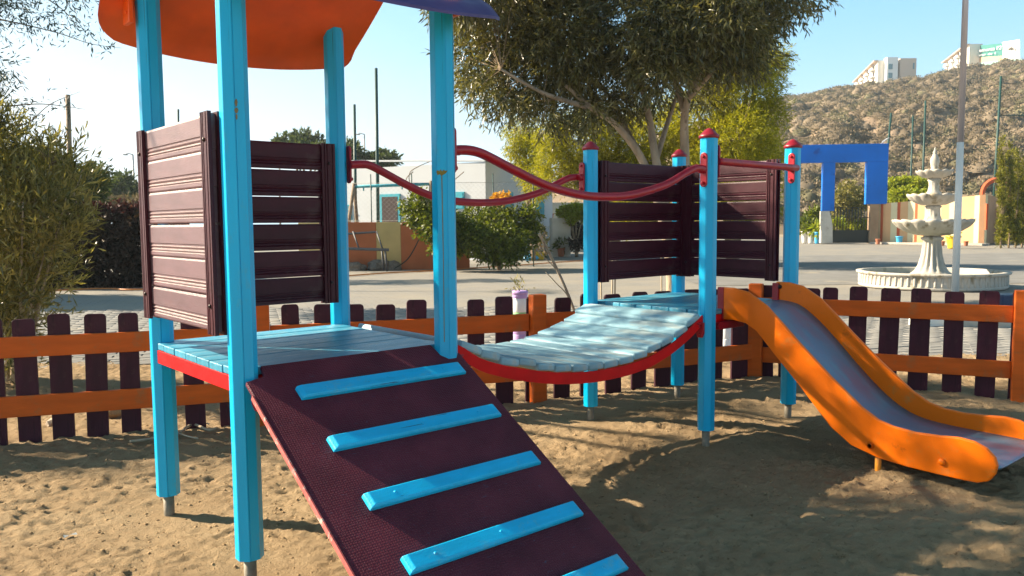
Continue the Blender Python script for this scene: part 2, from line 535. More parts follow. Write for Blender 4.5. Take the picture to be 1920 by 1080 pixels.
def curve_pts(pts, n=6):
    """Catmull-Rom through points"""
    pts = [Vector(p) for p in pts]
    out = []
    for i in range(len(pts) - 1):
        p0 = pts[max(i - 1, 0)]; p1 = pts[i]; p2 = pts[i + 1]; p3 = pts[min(i + 2, len(pts) - 1)]
        for k in range(n):
            t = k / n
            out.append(.5 * ((2 * p1) + (p2 - p0) * t + (2 * p0 - 5 * p1 + 4 * p2 - p3) * t * t + (3 * p1 - p0 - 3 * p2 + p3) * t ** 3))
    out.append(pts[-1])
    return out

def limb(mb, pts, r0, r1, n=9, wob=0.0, seg=6):
    c = curve_pts(pts, seg)
    if wob:
        c = [c[0]] + [q + Vector((random.uniform(-wob, wob), random.uniform(-wob, wob), random.uniform(-wob, wob))) for q in c[1:-1]] + [c[-1]]
    m = len(c) - 1
    mb.tube(c, [r0 + (r1 - r0) * i / m for i in range(m + 1)], n)
    return c

def twigs_to(mb, frm, clumps, per, r0=.012, seed=0):
    rr = random.Random(seed)
    for c, rad in clumps:
        for k in range(per):
            e = Vector(c) + Vector((rr.gauss(0, .5) * rad[0], rr.gauss(0, .5) * rad[1], rr.gauss(0, .5) * rad[2]))
            b = min(frm, key=lambda q: (q - e).length)
            m = (b + e) / 2 + Vector((rr.uniform(-.1, .1), rr.uniform(-.1, .1), rr.uniform(0, .15))) * (b - e).length
            mb.tube([b, m, e], [r0 * 1.6, r0, r0 * .4], 4, cap=False)

# ================================================================== SETTING
# ground: one sheet to the horizon, then sand and paving above it
mb = MB(); S = 900
mb.poly([(-S, -S, -.07), (S, -S, -.07), (S, S, -.07), (-S, S, -.07)], [(0, 1, 2, 3)])
tag(mb.build("ground", m_dirt), kind="structure")

FENCE = [(-2.9, 3.24), (-.84, 2.40), (1.2, 1.56), (3.215, .70), (5.48, .03), (6.31, -1.96), (7.14, -3.95)]

def sand_h(x, y):
    h = (fbm(x * 1.1 + 5, y * 1.1, 3, 3) - .5) * .055
    h = h + (fbm(x * 5.2, y * 5.2, 3, 9) - .5) * .030
    r = fbm(x * 13, y * 13 + x * 2, 3, 21)
    h = h + (np.abs(r - .5) * -2 + .25) * .034
    h = h + (fbm(x * 34, y * 34, 2, 33) - .5) * .013
    h = h + (np.abs(fbm(x * 21, y * 24, 2, 41) - .5) * -2 + .3) * .008 + (fbm(x * 62, y * 62, 2, 55) - .5) * .008
    # small heaps where the sand is kicked up round the posts and under the fence
    for (cx, cy, a, s) in ((3.15, .2, .03, .35), (4.25, -.75, .05, .35), (3.6, -.25, .03, .4), (4.5, -.1, .03, .5), (2.2, .2, .02, .4), (3.9, -2.2, .03, .35), (5.2, -.6, .03, .5)):
        h = h + a * np.exp(-((x - cx) ** 2 + (y - cy) ** 2) / (2 * s * s))
    if h.ndim == 2:
        fr_ = random.Random(5)
        for k in range(150):
            v = 1.2 + 6.5 * fr_.random() ** 1.2; u = fr_.uniform(-.7, .8) * v; th = fr_.uniform(0, PI)
            cx = CAM.x + R2.x * u + F2.x * v; cy = CAM.y + R2.y * u + F2.y * v
            i0, i1 = np.searchsorted(vs, [v - .3, v + .3]); j0, j1 = np.searchsorted(us, [u - .3, u + .3])
            dx = x[i0:i1, j0:j1] - cx; dy = y[i0:i1, j0:j1] - cy
            ca_, sa_ = math.cos(th), math.sin(th)
            q = ((dx * ca_ + dy * sa_) / fr_.uniform(.07, .13)) ** 2 + ((-dx * sa_ + dy * ca_) / fr_.uniform(.035, .05)) ** 2
            h[i0:i1, j0:j1] += -.012 * fr_.uniform(.4, 1) * np.exp(-q ** 2) + .008 * np.exp(-((np.sqrt(q) - 1.35) / .3) ** 2)
    for (cx, cy) in ((0, .02), (0, -1.04), (3.09, -.07), (4.22, 0), (3.15, -1.08), (4.25, -1.03)):
        k = np.exp(-((x - cx) ** 2 + (y - cy) ** 2) / (2 * .22 ** 2))
        h = h * (1 - k)
    return h

us = np.arange(-7.2, 7.6, .018)
vs = np.concatenate([np.arange(-1.0, 1.2, .08), np.arange(1.2, 5.0, .014), np.arange(5.0, 9.75, .03)])
U, V_ = np.meshgrid(us, vs)
X = CAM.x + R2.x * U + F2.x * V_; Y = CAM.y + R2.y * U + F2.y * V_
Hh = sand_h(X, Y)
edge = np.clip((9.55 - V_) / .9, 0, 1)
Hh = Hh * edge - (1 - edge) * .03
edge2 = np.clip(np.minimum(U + 7.2, 7.58 - U) / .4, 0, 1) * np.clip((V_ + 1) / .3, 0, 1)
Hh = Hh * edge2 - (1 - edge2) * .075
nu, nv = len(us), len(vs)
idx = np.arange(nu * nv).reshape(nv, nu)
Q = np.stack([idx[:-1, :-1], idx[:-1, 1:], idx[1:, 1:], idx[1:, :-1]], -1).reshape(-1, 4)
so = add("sand_ground", np_mesh("sand_ground", np.stack([X, Y, Hh], -1).reshape(-1, 3), Q, True), m_sand)
tag(so, kind="structure")

def strew(name, n, urange, vrange, smin, smax, mat, flat=.6, seed=3, power=1.0):
    r = np.random.default_rng(seed)
    u = r.uniform(*urange, n); v = vrange[0] + (vrange[1] - vrange[0]) * r.random(n) ** power
    x = CAM.x + R2.x * u + F2.x * v; y = CAM.y + R2.y * u + F2.y * v
    keep = fbm(x * 1.7, y * 1.7, 2, 77) > r.uniform(.3, .62, n)
    x, y = x[keep], y[keep]; n = len(x)
    z = sand_h(x, y)
    s = smin + (smax - smin) * r.random(n) ** 3
    base = np.array([(1, 0, 0), (-.5, .87, 0), (-.5, -.87, 0), (0.1, 0, 1), (-.2, .1, -.6)], float)
    V = base[None] * r.uniform(.6, 1.3, (n, 5, 3)) * s[:, None, None]
    V[:, :, 2] *= flat
    th = r.uniform(0, 6.28, n); c, q = np.cos(th)[:, None], np.sin(th)[:, None]
    vx = V[:, :, 0] * c - V[:, :, 1] * q; vy = V[:, :, 0] * q + V[:, :, 1] * c
    V = np.stack([vx + x[:, None], vy + y[:, None], V[:, :, 2] + z[:, None] + s[:, None] * .15], -1)
    o = (np.arange(n) * 5)[:, None]
    T = np.array([[0, 1, 3], [1, 2, 3], [2, 0, 3], [1, 0, 4], [2, 1, 4], [0, 2, 4]])
    Qq = (o[:, :, None] + T[None]).reshape(-1, 3)
    ob = add(name, np_mesh(name, V.reshape(-1, 3), Qq), mat)
    return ob
m_clod = M("sand_clod", (.36, .25, .14), .95, .3, 10, .2, spec=.05)
tag(strew("gravel", 30000, (-5, 6), (1.4, 9.2), .002, .014, m_clod), "small clods and grit scattered over the trodden sand", "gravel", kind="stuff")

# paving beyond the fence
PAV0 = 8.75
mb = MB()
mb.poly([uv(-45, PAV0 + .3, -.014), uv(60, PAV0 + .3, -.014), uv(60, 75, -.014), uv(-45, 75, -.014)], [(0, 1, 2, 3)])
pav = mb.build("pavement", m_paving); tag(pav, kind="structure")
# paver blocks, aligned with the fence; the first 300 single, the rest one mesh
A = -.392
ax = Vector((math.cos(A), math.sin(A))); ay = Vector((-math.sin(A), math.cos(A)))
cells = []
for j in range(-60, 140):
    for i in range(-80, 100):
        a = (i + (.5 if j % 2 else 0)) * .304; b = j * .152
        x = ax.x * a + ay.x * b; y = ax.y * a + ay.y * b
        du, dv = x - CAM.x, y - CAM.y
        u = du * R2.x + dv * R2.y; v = du * F2.x + dv * F2.y
        lim = PAV0 + .12 * math.sin(u * 1.7) + .08 * math.sin(u * 4.1)
        if lim < v < 14.5 and abs(u) < v * .66 + .4:
            cells.append((v, u, x, y))
cells.sort()
def paver_verts(w, d, h, b=.006):
    return [(-w, -d, -h), (w, -d, -h), (w, d, -h), (-w, d, -h), (-w, -d, -b), (w, -d, -b), (w, d, -b), (-w, d, -b), (-w + b, -d + b, 0), (w - b, -d + b, 0), (w - b, d - b, 0), (-w + b, d - b, 0)]
PF = [(0, 1, 5, 4), (1, 2, 6, 5), (2, 3, 7, 6), (3, 0, 4, 7), (4, 5, 9, 8), (5, 6, 10, 9), (6, 7, 11, 10), (7, 4, 8, 11), (8, 9, 10, 11)]
pb = MB(); pb.poly(paver_verts(.147, .071, .02), PF); pme = pb.mesh("paver")
pme.materials.append(m_paver)
rr = random.Random(4)
RzA = Matrix.Rotation(A, 4, 'Z')
for (v, u, x, y) in cells[:300]:
    W = Matrix.Translation((x, y, .002 + rr.uniform(-.004, .004))) @ RzA @ Matrix.Rotation(rr.uniform(-.01, .01), 4, 'X')
    add("paver", pme, None, pav, W)
cs = np.array([(x, y) for _, _, x, y in cells[300:]])
pv = np.array(paver_verts(.147, .071, .02))
ca, sa = math.cos(A), math.sin(A)
pvr = np.stack([pv[:, 0] * ca - pv[:, 1] * sa, pv[:, 0] * sa + pv[:, 1] * ca, pv[:, 2]], -1)
nn = len(cs)
Vv = pvr[None] + np.concatenate([cs, rng.uniform(-.004, .004, (nn, 1)) + .002], 1)[:, None, :]
Qp = (np.arange(nn) * 12)[:, None, None] + np.array(PF)[None]
o = add("paver_field", np_mesh("paver_field", Vv.reshape(-1, 3), Qp.reshape(-1, 4)), m_paver, pav); tag(o, kind="stuff")

# road to the right
mb = MB()
mb.poly([uv(4.5, 19, -.006), uv(60, 19, -.006), uv(60, 40, -.006), uv(4.5, 34, -.006)], [(0, 1, 2, 3)])
tag(mb.build("road", m_road), kind="structure")

# hill
SIL = [(700, 470), (900, 430), (1000, 370), (1100, 310), (1200, 265), (1300, 225), (1400, 195), (1465, 181), (1520, 174), (1600, 165), (1700, 152), (1760, 139), (1830, 131), (1920, 118), (2100, 100), (2400, 90), (2700, 120)]
def sil(px):
    return np.interp(px, [a for a, b in SIL], [b for a, b in SIL]) + 6
DB, DC = 95.0, 335.0
pxs = np.linspace(700, 2700, 240); ds = np.concatenate([np.linspace(DB, DC, 110), np.linspace(DC + 4, DC + 160, 20)])
def hill_h(px, D):
    Hc = np.maximum(0, 1.5 + (413 - sil(px)) / F_PX * DC)
    t = np.clip((D - DB) / (DC - DB), 0, 1)
    prof = t * (1.30 - .30 * t)
    over = np.clip((D - DC) / 160, 0, 1)
    h = Hc * prof - over ** 1.5 * 40
    return h + (fbm(px / 60, D / 22, 4, 5) - .5) * 7 * np.clip(t * 5, 0, 1) * (1 - over * .5) * (1 - .75 * np.clip((t - .85) / .15, 0, 1)) - .3
PX, DD = np.meshgrid(pxs, ds)
lat = (PX - 960) / F_PX * DD
HX = CAM.x + R2.x * lat + F2.x * DD; HY = CAM.y + R2.y * lat + F2.y * DD
HZ = hill_h(PX, DD)
idx = np.arange(PX.size).reshape(PX.shape)
Q = np.stack([idx[:-1, :-1], idx[:-1, 1:], idx[1:, 1:], idx[1:, :-1]], -1).reshape(-1, 4)
m_hill = M("hillside_soil", (.24, .175, .12), .95, .22, .05, .4, .8, wear=((.21, .16, .105), .5, .03), spec=.05, bdist=.3)
tag(add("hill", np_mesh("hill", np.stack([HX, HY, HZ], -1).reshape(-1, 3), Q, True), m_hill), kind="structure")
# scrub on it
def scrub(name, n, mat, seed, smin, smax):
    r = np.random.default_rng(seed)
    px = r.uniform(1380, 2150, n); t = r.random(n)
    D = DB + 6 + (DC + 12 - DB) * t
    keep = fbm(px / 25, D / 9, 3, seed) > .36
    px, D = px[keep], D[keep]
    lat = (px - 960) / F_PX * D
    x = CAM.x + R2.x * lat + F2.x * D; y = CAM.y + R2.y * lat + F2.y * D; z = hill_h(px, D)
    s = smin + (smax - smin) * r.random(len(x)) ** 1.6
    m = len(x)
    NL, NR = 7, 4
    th = np.linspace(0, 2 * PI, NL, endpoint=False)[None, None, :] + r.uniform(0, 6, (m, 1, 1))
    ph_ = (np.linspace(0, 1, NR) * PI / 2 * .97)[None, :, None]
    rad = .80 + .22 * np.sin(th * 2 + r.uniform(0, 6, (m, 1, 1))) * np.cos(ph_) + r.uniform(-.24, .22, (m, NR, NL))
    ex = r.uniform(1.1, 1.7, (m, 1, 1)); hz_ = r.uniform(.6, .95, (m, 1, 1)); S_ = s[:, None, None]
    vx = np.cos(th) * np.cos(ph_) * rad * S_ * ex + x[:, None, None]
    vy = np.sin(th) * np.cos(ph_) * rad * S_ * 1.1 + y[:, None, None]
    vz = np.sin(ph_) * rad * S_ * hz_ + (z - .35)[:, None, None] + 0 * th
    Vd = np.stack([vx, vy, vz], -1).reshape(-1, 3)
    q = []
    for j in range(NR - 1):
        for i in range(NL):
            i2 = (i + 1) % NL
            q.append((j * NL + i, j * NL + i2, (j + 1) * NL + i2)); q.append((j * NL + i, (j + 1) * NL + i2, (j + 1) * NL + i))
    for i in range(1, NL - 1): q.append(((NR - 1) * NL, (NR - 1) * NL + i, (NR - 1) * NL + i + 1))
    Qd = ((np.arange(m) * NR * NL)[:, None, None] + np.array(q)[None]).reshape(-1, 3)
    k = 74
    v = r.normal(size=(m, k, 3)); v /= np.linalg.norm(v, axis=2, keepdims=True); v[:, :, 2] = np.abs(v[:, :, 2])
    pos = np.stack([x, y, z - .3], -1)[:, None, :] + v * s[:, None, None] * np.array([1.3, 1.05, .8]) * r.uniform(.72, 1.14, (m, k, 1))
    dv = v + r.normal(size=v.shape) * .7
    Ls = np.repeat(s * .17 + .16, k)
    V, Qq = leaf_arrays(pos.reshape(-1, 3), dv.reshape(-1, 3), Ls, Ls * .6, seed)
    return tag(add(name, np_mesh(name, np.concatenate([Vd, V]), np.concatenate([Qd, Qq + len(Vd)])), mat), None, None, kind="stuff")
tag(scrub("scrub", 5400, l_scrub, 5, .6, 2.4), "grey brown dry scrub covering the hillside", "scrub")
tag(scrub("undergrowth", 1800, l_scrubg, 15, .6, 2.1), "olive toned low bushes mixed through the dry hillside scrub", "scrub")

# ================================================================== PLAY STRUCTURE
ps = empty("play_structure", (2.1, -.5, 0))
tag(ps, "turquoise playground climbing frame with ramp, plank bridge, burgundy panels and orange slide", "playground equipment")
ZB = .111; ZD = .91
P = dict(P1=(.005, .02), P2=(-.005, -1.04), P3=(1.045, .05), P4=(.985, -1.10), Q1=(3.09, -.06), Q2=(4.215, -.01), Q3=(3.14, -1.075), Q4=(4.25, -1.03))
def post_mesh(w, h):
    a = w / 2; k = a * .42
    oct_ = [(-a, -k), (-k, -a), (-k + .003, -a), (-k + .0045, -a + .004), (-k + .006, -a), (k, -a), (a, -k), (a, k - .006), (a - .004, k - .0045), (a, k - .003), (a, k), (k, a), (-k, a), (-a, k), (-a, -k + .006), (-a + .004, -k + .0045), (-a, -k + .003)]
    m = MB(); m.prism(oct_, 0, h)
    return m.mesh("post")
pm1 = post_mesh(.106, 1.0); pm1.materials.append(m_post)
tops = dict(P1=2.72, P2=2.62, P3=2.72, P4=2.60, Q1=2.04, Q2=2.045, Q3=2.045, Q4=2.045)
cap_me = MB().lathe([(.066, 0), (.068, .018), (.060, .024), (.030, .055), (.008, .066), (.002, .067)], 8).mesh("cap"); cap_me.materials.append(m_cap)
pipe_me = MB().tube([(0, 0, -.1), (0, 0, .115)], .0265, 14).mesh("pipe"); pipe_me.materials.append(m_pipe)
for n, (x, y) in P.items():
    h = tops[n] - ZB
    po = add("post", pm1, None, ps, Matrix.Translation((x, y, ZB)) @ Matrix.Diagonal((1, 1, h, 1)), bevel=0)
    add("pipe", pipe_me, None, po, Matrix.Translation((x, y, 0)))
    if n[0] == 'Q':
        add("cap", cap_me, None, po, Matrix.Translation((x, y, tops[n] - .004)) @ Matrix.Rotation(PI / 8, 4, 'Z'))

fx, fy = P['P4'][0] - .0378, P['P4'][1] - .0378
m_mark = M("mustard_marker", (.22, .17, .02), .7, .2, 20)
post4 = [o for o in bpy.data.objects if o.name.startswith("post")][3]
def on_post(pts2, name, fx, fy, z, n2, mat, parent):
    t = Vector((-n2[1], n2[0]))
    m = MB(); m.prism(pts2, .0, .0016, lambda u, v, w: (fx + t.x * u + n2[0] * w, fy + t.y * u + n2[1] * w, z + v))
    return m.build(name, mat, parent)
nd = (-.7071, -.7071)
on_post([(-.0016, -.80), (.0016, -.80), (.003, -.4), (.002, -.005), (-.002, -.005), (.0002, -.4)], "painted_stem", fx, fy, 1.735, nd, m_mark, post4)
on_post([(-.026, .008), (-.020, -.008), (-.010, -.002), (-.004, -.010), (.004, -.008), (.010, -.004), (.018, .000), (.028, .014), (.016, .012), (.010, .018), (.002, .010), (-.006, .020), (-.010, .010), (-.020, .016)], "painted_flower", fx, fy, 1.737, nd, m_mark, post4)
post2 = [o for o in bpy.data.objects if o.name.startswith("post")][1]
m_chip = M("bare_wood_chip", (.20, .16, .07), .8, .2, 20)
for z, w_, h_ in ((1.985, .006, .016), (1.955, .008, .012), (1.93, .004, .012)):
    on_post([(-w_, 0), (-w_ * .4, -h_), (w_ * .5, -h_ * .8), (w_, h_ * .2), (w_ * .4, h_), (-w_ * .6, h_ * .7)], "paint_chip", P['P2'][0] - .013, P['P2'][1] - .0532, z, (0, -1), m_chip, post2)

# decks: planks along x on red beams
def deck(x0, x1, y0, y1, n=7):
    d = empty("deck", ((x0 + x1) / 2, (y0 + y1) / 2, ZD - .1), 0, ps)
    w = (y1 - y0) / n
    for k in range(n):
        yc = y0 + w * (k + .5)
        ex0, ex1 = x0, x1
        if k in (0, n - 1): ex0 += .06 if False else 0
        m = MB(); m.box((0, 0, 0), (ex1 - ex0, w - .007, .034))
        m.build("plank", m_deck, d, .004, Matrix.Translation(((ex0 + ex1) / 2 + rr.uniform(-.004, .004), yc, ZD - .017 + rr.uniform(-.002, .001))))
    for yy in (y0 + .03, y1 - .03):
        MB().box(((x0 + x1) / 2, yy, ZD - .068), (x1 - x0 - .12, .05, .06)).build("beam", m_redbeam, d, .003)
    for xx in (x0 + .004, x1 - .004):
        MB().box((xx, (y0 + y1) / 2, ZD - .069), (.012, y1 - y0 - .02, .066)).build("side_beam", m_redbeam, d, .002)
    return d
deck(-.03, 1.03, -1.035, .035)
deck(3.14, 4.20, -1.06, .0)

# red cup brackets under the deck at the posts
def bracket(x, y, z, rz):
    m = MB()
    prof = [(-.028, .05), (.028, .05), (.03, -.02), (.018, -.05), (-.018, -.05), (-.03, -.02)]
    m.prism(prof, 0, .018, lambda u, v, w: (u, w, v))
    m.tube([(0, .018, .025), (0, .034, .025)], .012, 8)
    m.tube([(0, .018, -.025), (0, .03, -.025)], .008, 8)
    m.box((0, .03, .045), (.05, .05, .012))
    m.build("bracket", m_red, ps, .003, Matrix.Translation((x, y, z)) @ Matrix.Rotation(rz, 4, 'Z'))
bracket(.058, -.03, .815, -PI / 2); bracket(.032, -1.094, .79, PI); bracket(.058, -1.03, .80, -PI / 2)
bracket(3.075, -1.075, .79, PI / 2); bracket(3.04, -.06, .79, PI / 2); bracket(1.05, -1.06, .80, -PI / 2); bracket(4.2, -1.09, .8, PI)

# slatted panels
ZT, ZL = 1.955, 1.055
def panel(ax0, ax1, fixed, axis, sides, front, gap=.0065):
    """axis 'x' runs along x at y=fixed; front: sign of the face that carries the stiles"""
    L = ax1 - ax0; c = (ax0 + ax1) / 2
    loc = (c, fixed, ZL) if axis == 'x' else (fixed, c, ZL)
    e = empty("panel", loc, 0 if axis == 'x' else PI / 2, ps)
    base = Matrix.Translation(loc) @ Matrix.Rotation(0 if axis == 'x' else PI / 2, 4, 'Z')
    n = 6; ht = (ZT - ZL) / n
    # slat profile with fine ridges near the lower edge
    def slat_mesh(LL):
        t = .011; hh = ht - gap
        f = front
        pr = [(-t, 0), (-t, hh)] if True else 0
        out = [(t * 1.0, hh)]
        zs = [hh - .01, .062, .058, .052, .048, .044, .038, .034, .030, .024, .020, .006, 0]
        ofs = [0, 0, -.0045, -.0045, 0, -.001, -.0055, -.001, 0, -.0045, 0, 0, -.003]
        pts = [(-t, 0), (-t, hh), (t - .004, hh)] + [(t + o, z) for z, o in zip(zs, ofs)]
        m = MB(); m.prism(pts, -LL / 2, LL / 2, lambda u, v, w: (w, u * f, v))
        return m.mesh("slat")
    sm = slat_mesh(L - .05); sm.materials.append(m_slat_lit if sides else m_slat)
    for k in range(n):
        W = base @ Matrix.Translation((0, rr.uniform(-.002, .002), k * ht + .006 + rr.uniform(-.002, .002)))
        add("slat", sm, None, e, W)
    # stiles with vertical ridges, front and back
    st = MB()
    t = .016; w2 = .042
    pts = [(-w2, 0), (-w2, t), (-.028, t), (-.026, t - .005), (-.020, t - .005), (-.018, t), (.006, t), (.008, t - .005), (.014, t - .005), (.016, t), (.022, t), (.024, t - .005), (.030, t - .005), (.032, t), (w2, t), (w2, 0)]
    st.prism(pts, 0, ZT - ZL + .012, lambda u, v, w: (u, v, w))
    stm = st.mesh("stile"); stm.materials.append(m_stile)
    bolt = MB().lathe([(.009, 0), (.009, .004), (.004, .007)], 8).mesh("bolt"); bolt.materials.append(m_bolt)
    for sx in (-1, 1):
        for sd in (1, -1):
            W = base @ Matrix.Translation((sx * (L / 2 - w2), sd * .0125, -.006)) @ (Matrix.Identity(4) if sd > 0 else Matrix.Rotation(PI, 4, 'Z'))
            s = add("stile", stm, None, e, W)
            if sd == (1 if front > 0 else -1):
                for zb in (.12, .80):
                    add("bolt", bolt, None, e, W @ Matrix.Translation((0, .0165, zb)) @ Matrix.Rotation(-PI / 2, 4, 'X'))
    return e
# rotated frame for 'y' panels: local +y points to world -x
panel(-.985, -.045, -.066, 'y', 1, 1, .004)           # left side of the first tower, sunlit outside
panel(.055, .975, -.035, 'x', 0, -1)         # back of the first tower
panel(3.155, 4.21, -.085, 'x', 0, -1)         # back of the second tower
panel(-.965, -.105, 4.165, 'y', 0, 1)         # far side of the second tower

# bridge
BX = [1.06, 1.21, 1.387, 1.575, 1.74, 1.901, 2.01, 2.122, 2.357, 2.557, 2.766, 2.93, 3.055, 3.09]
BZ = [.85, .75, .690, .643, .61, .590, .581, .576, .580, .604, .663, .732, .80, .83]
def bz(x): return float(np.interp(x, BX, BZ))
def bzs(x): return (bz(x - .05) + bz(x) * 2 + bz(x + .05)) / 4
bridge = empty("bridge", (2.08, -.52, .58), 0, ps)
xs = np.linspace(1.06, 3.09, 42)
for yy in (-1.075, -.045):
    m = MB(); pts = []; F = []
    for i, x in enumerate(xs):
        z = bzs(x)
        pts += [(x, yy - .006, z), (x, yy + .006, z), (x, yy + .006, z + .066), (x, yy - .006, z + .066)]
    for i in range(len(xs) - 1):
        a = i * 4; b = a + 4
        F += [(a, a + 1, b + 1, b), (a + 1, a + 2, b + 2, b + 1), (a + 2, a + 3, b + 3, b + 2), (a + 3, a, b, b + 3)]
    F += [(0, 3, 2, 1), tuple(len(pts) - 4 + k for k in range(4))]
    m.poly(pts, F, False); m.build("side_beam", m_redbeam, bridge, .002)
npl = 15
for k in range(npl):
    x0 = 1.095 + (3.065 - 1.095) * k / npl; x1 = 1.095 + (3.065 - 1.095) * (k + 1) / npl
    xm = (x0 + x1) / 2; z0, z1 = bzs(x0) + .066, bzs(x1) + .066
    sl = math.atan2(z1 - z0, x1 - x0); L = math.hypot(x1 - x0, z1 - z0)
    m = MB(); m.box((0, 0, 0), (L - .008, 1.02 + rr.uniform(-.01, .01), .042))
    zz = (z0 + z1) / 2 + .022 + rr.uniform(-.001, .003) + {1: .010, 3: .014, 11: .012, 12: .004, 10: .006}.get(k, 0)
    tl = sl * .72 + rr.uniform(-.03, .03)
    m.build("plank", m_plank, bridge, .012, Matrix.Translation((xm, -.565 + rr.uniform(-.006, .006), zz)) @ Matrix.Rotation(-tl, 4, 'Y'))

# handrails
def rail(pts, parent=ps, ends=()):
    m = MB(); m.tube(curve_pts(pts, 5), .0245, 12)
    h = m.build("handrail", m_red, parent)
    for (x, y, z, rz) in ends:
        b = MB()
        n = 12; prof = []
        for k in range(n + 1):
            th = PI * k / n; prof.append((.026 * math.cos(th), .085 + .026 * math.sin(th)))
        for k in range(n + 1):
            th = PI + PI * k / n; prof.append((.026 * math.cos(th), -.085 + .026 * math.sin(th)))
        b.prism(prof, 0, .014, lambda u, v, w: (u, w, v))
        b.tube([(0, .01, 0), (0, .05, 0)], .024, 12)
        b.tube([(0, .014, .085), (0, .026, .085)], .010, 6)
        b.tube([(0, .014, -.085), (0, .032, -.085)], .012, 6)
        b.build("mounting_plate", m_red, h, .004, Matrix.Translation((x, y, z)) @ Matrix.Rotation(rz, 4, 'Z'))
    return h
yf = -1.085
rail([(1.045, yf, 1.853), (1.13, yf, 1.86), (1.21, yf, 1.853), (1.30, yf, 1.826), (1.46, yf, 1.768), (1.68, yf, 1.698), (1.925, yf, 1.655), (2.143, yf, 1.646), (2.375, yf, 1.662), (2.674, yf, 1.726), (2.86, yf, 1.798), (2.94, yf, 1.828), (3.0, yf, 1.842), (3.08, yf, 1.84)],
     ends=((3.081, yf, 1.835, PI / 2), (1.046, yf, 1.855, -PI / 2)))
yb = -.005
rail([(1.10, yb, 1.85), (1.18, yb, 1.857), (1.26, yb, 1.845), (1.51, yb, 1.738), (1.713, yb, 1.672), (1.972, yb, 1.641), (2.296, yb, 1.651), (2.62, yb, 1.716), (2.84, yb, 1.80), (2.92, yb, 1.828), (3.0, yb, 1.838), (3.04, yb, 1.838)],
     ends=((3.031, yb - .03, 1.835, PI / 2), (1.104, yb + .03, 1.855, -PI / 2)))
rail([(3.19, -1.11, 1.893), (3.5, -1.11, 1.890), (4.19, -1.10, 1.888)], ends=((4.191, -1.06, 1.888, PI / 2), (3.199, -1.09, 1.893, -PI / 2)))

# ramp
RS = .62
def rz_(y): return .91 + RS * (y + 1.06)
th = math.atan(RS)
Wr = Matrix.Translation((0, -1.06, .91)) @ Matrix.Rotation(th, 4, 'X')     # local y runs down the slope when negative
Lr = 1.44 / math.cos(th)
yt = -.035
outline = [(-.03, -.075), (.055, -.055), (.065, yt + .045), (.925, yt + .045), (.935, -.055), (1.045, -.075)]
r_ = .10
bot = []
for k in range(7):
    t_ = k / 6 * PI / 2; bot.append((1.045 - r_ + r_ * math.cos(t_), -Lr + r_ - r_ * math.sin(t_)))
for k in range(7):
    t_ = k / 6 * PI / 2; bot.append((-.03 + r_ - r_ * math.sin(t_), -Lr + r_ - r_ * math.cos(t_)))
poly = outline + bot
m = MB(); m.prism(poly, -.018, 0)
rampo = m.build("ramp", m_ramp, ps, .003, Wr)
tag(rampo, "dark purple anti-slip ramp board with blue treads")
em = MB(); em.box((-.034, -Lr / 2 - .05, -.009), (.007, Lr - .22, .022))
m_edge = M("ramp_edge_pink", (.50, .10, .09), .7, .25, 14, .2, wear=((.62, .42, .36), .4, 20))
em.build("edge_strip", m_edge, rampo, .001, Wr)
for yv in (-1.225, -1.483, -1.743, -1.995, -2.235):
    ly = (yv + 1.06) / math.cos(th)
    m = MB()
    l0, l1 = .145, .985
    top = [(l0 + .03, -.028), (l1 - .03, -.028), (l1 - .03, .028), (l0 + .03, .028)]
    a, b, c = .036, .030, .026
    Pv = [(l0, -a, 0), (l1, -a, 0), (l1, a, 0), (l0, a, 0), (l0 + .004, -a, .016), (l1 - .004, -a, .016), (l1 - .004, a, .016), (l0 + .004, a, .016), (l0 + .020, -b, .027), (l1 - .020, -b, .027), (l1 - .020, b, .027), (l0 + .020, b, .027)]
    m.poly([(x, y + ly, z) for x, y, z in Pv], [(0, 1, 5, 4), (1, 2, 6, 5), (2, 3, 7, 6), (3, 0, 4, 7), (4, 5, 9, 8), (5, 6, 10, 9), (6, 7, 11, 10), (7, 4, 8, 11), (8, 9, 10, 11), (3, 2, 1, 0)])
    m.build("tread", m_tread, rampo, .003, Wr)
    for xb in (l0 + .12, (l0 + l1) / 2, l1 - .12):
        MB().lathe([(.007, 0), (.007, .002), (.003, .003)], 8, (xb, ly, .0262)).build("screw", m_tread, rampo, 0, Wr)

# slide
topc = [(-1.04, 1.055), (-1.14, 1.055), (-1.25, 1.035), (-1.39, .955), (-1.50, .855), (-1.62, .742), (-1.84, .550), (-2.04, .392), (-2.14, .335), (-2.23, .312), (-2.35, .302), (-2.47, .308), (-2.58, .318), (-2.66, .310), (-2.72, .286), (-2.762, .245), (-2.775, .20), (-2.765, .155), (-2.735, .11), (-2.68, .088)]
botc = [(-1.03, .835), (-1.14, .838), (-1.235, .825), (-1.32, .78), (-1.46, .635), (-1.627, .471), (-1.84, .243), (-1.98, .150), (-2.14, .108), (-2.30, .093), (-2.45, .088), (-2.60, .086)]
side_poly = topc + botc[::-1]
XN, XF = 3.335, 4.03
slide = empty("slide", (3.68, -1.9, 0), 0, ps)
for (xa, xb) in ((XN, XN + .030), (XF, XF + .030)):
    m = MB(); m.prism(side_poly, xa, xb, lambda u, v, w: (w, u, v))
    o = m.build("side_wall", m_orange, slide, .009)
bed = [(-1.0, .905), (-1.12, .902), (-1.24, .875), (-1.37, .79), (-1.52, .655), (-1.70, .475), (-1.88, .318), (-2.02, .235), (-2.16, .20), (-2.35, .188), (-2.6, .182), (-2.735, .178), (-2.765, .165)]
bc = curve_pts([(0, a, b) for a, b in bed], 4)
m = MB(); pts = []; F = []
nx = 9
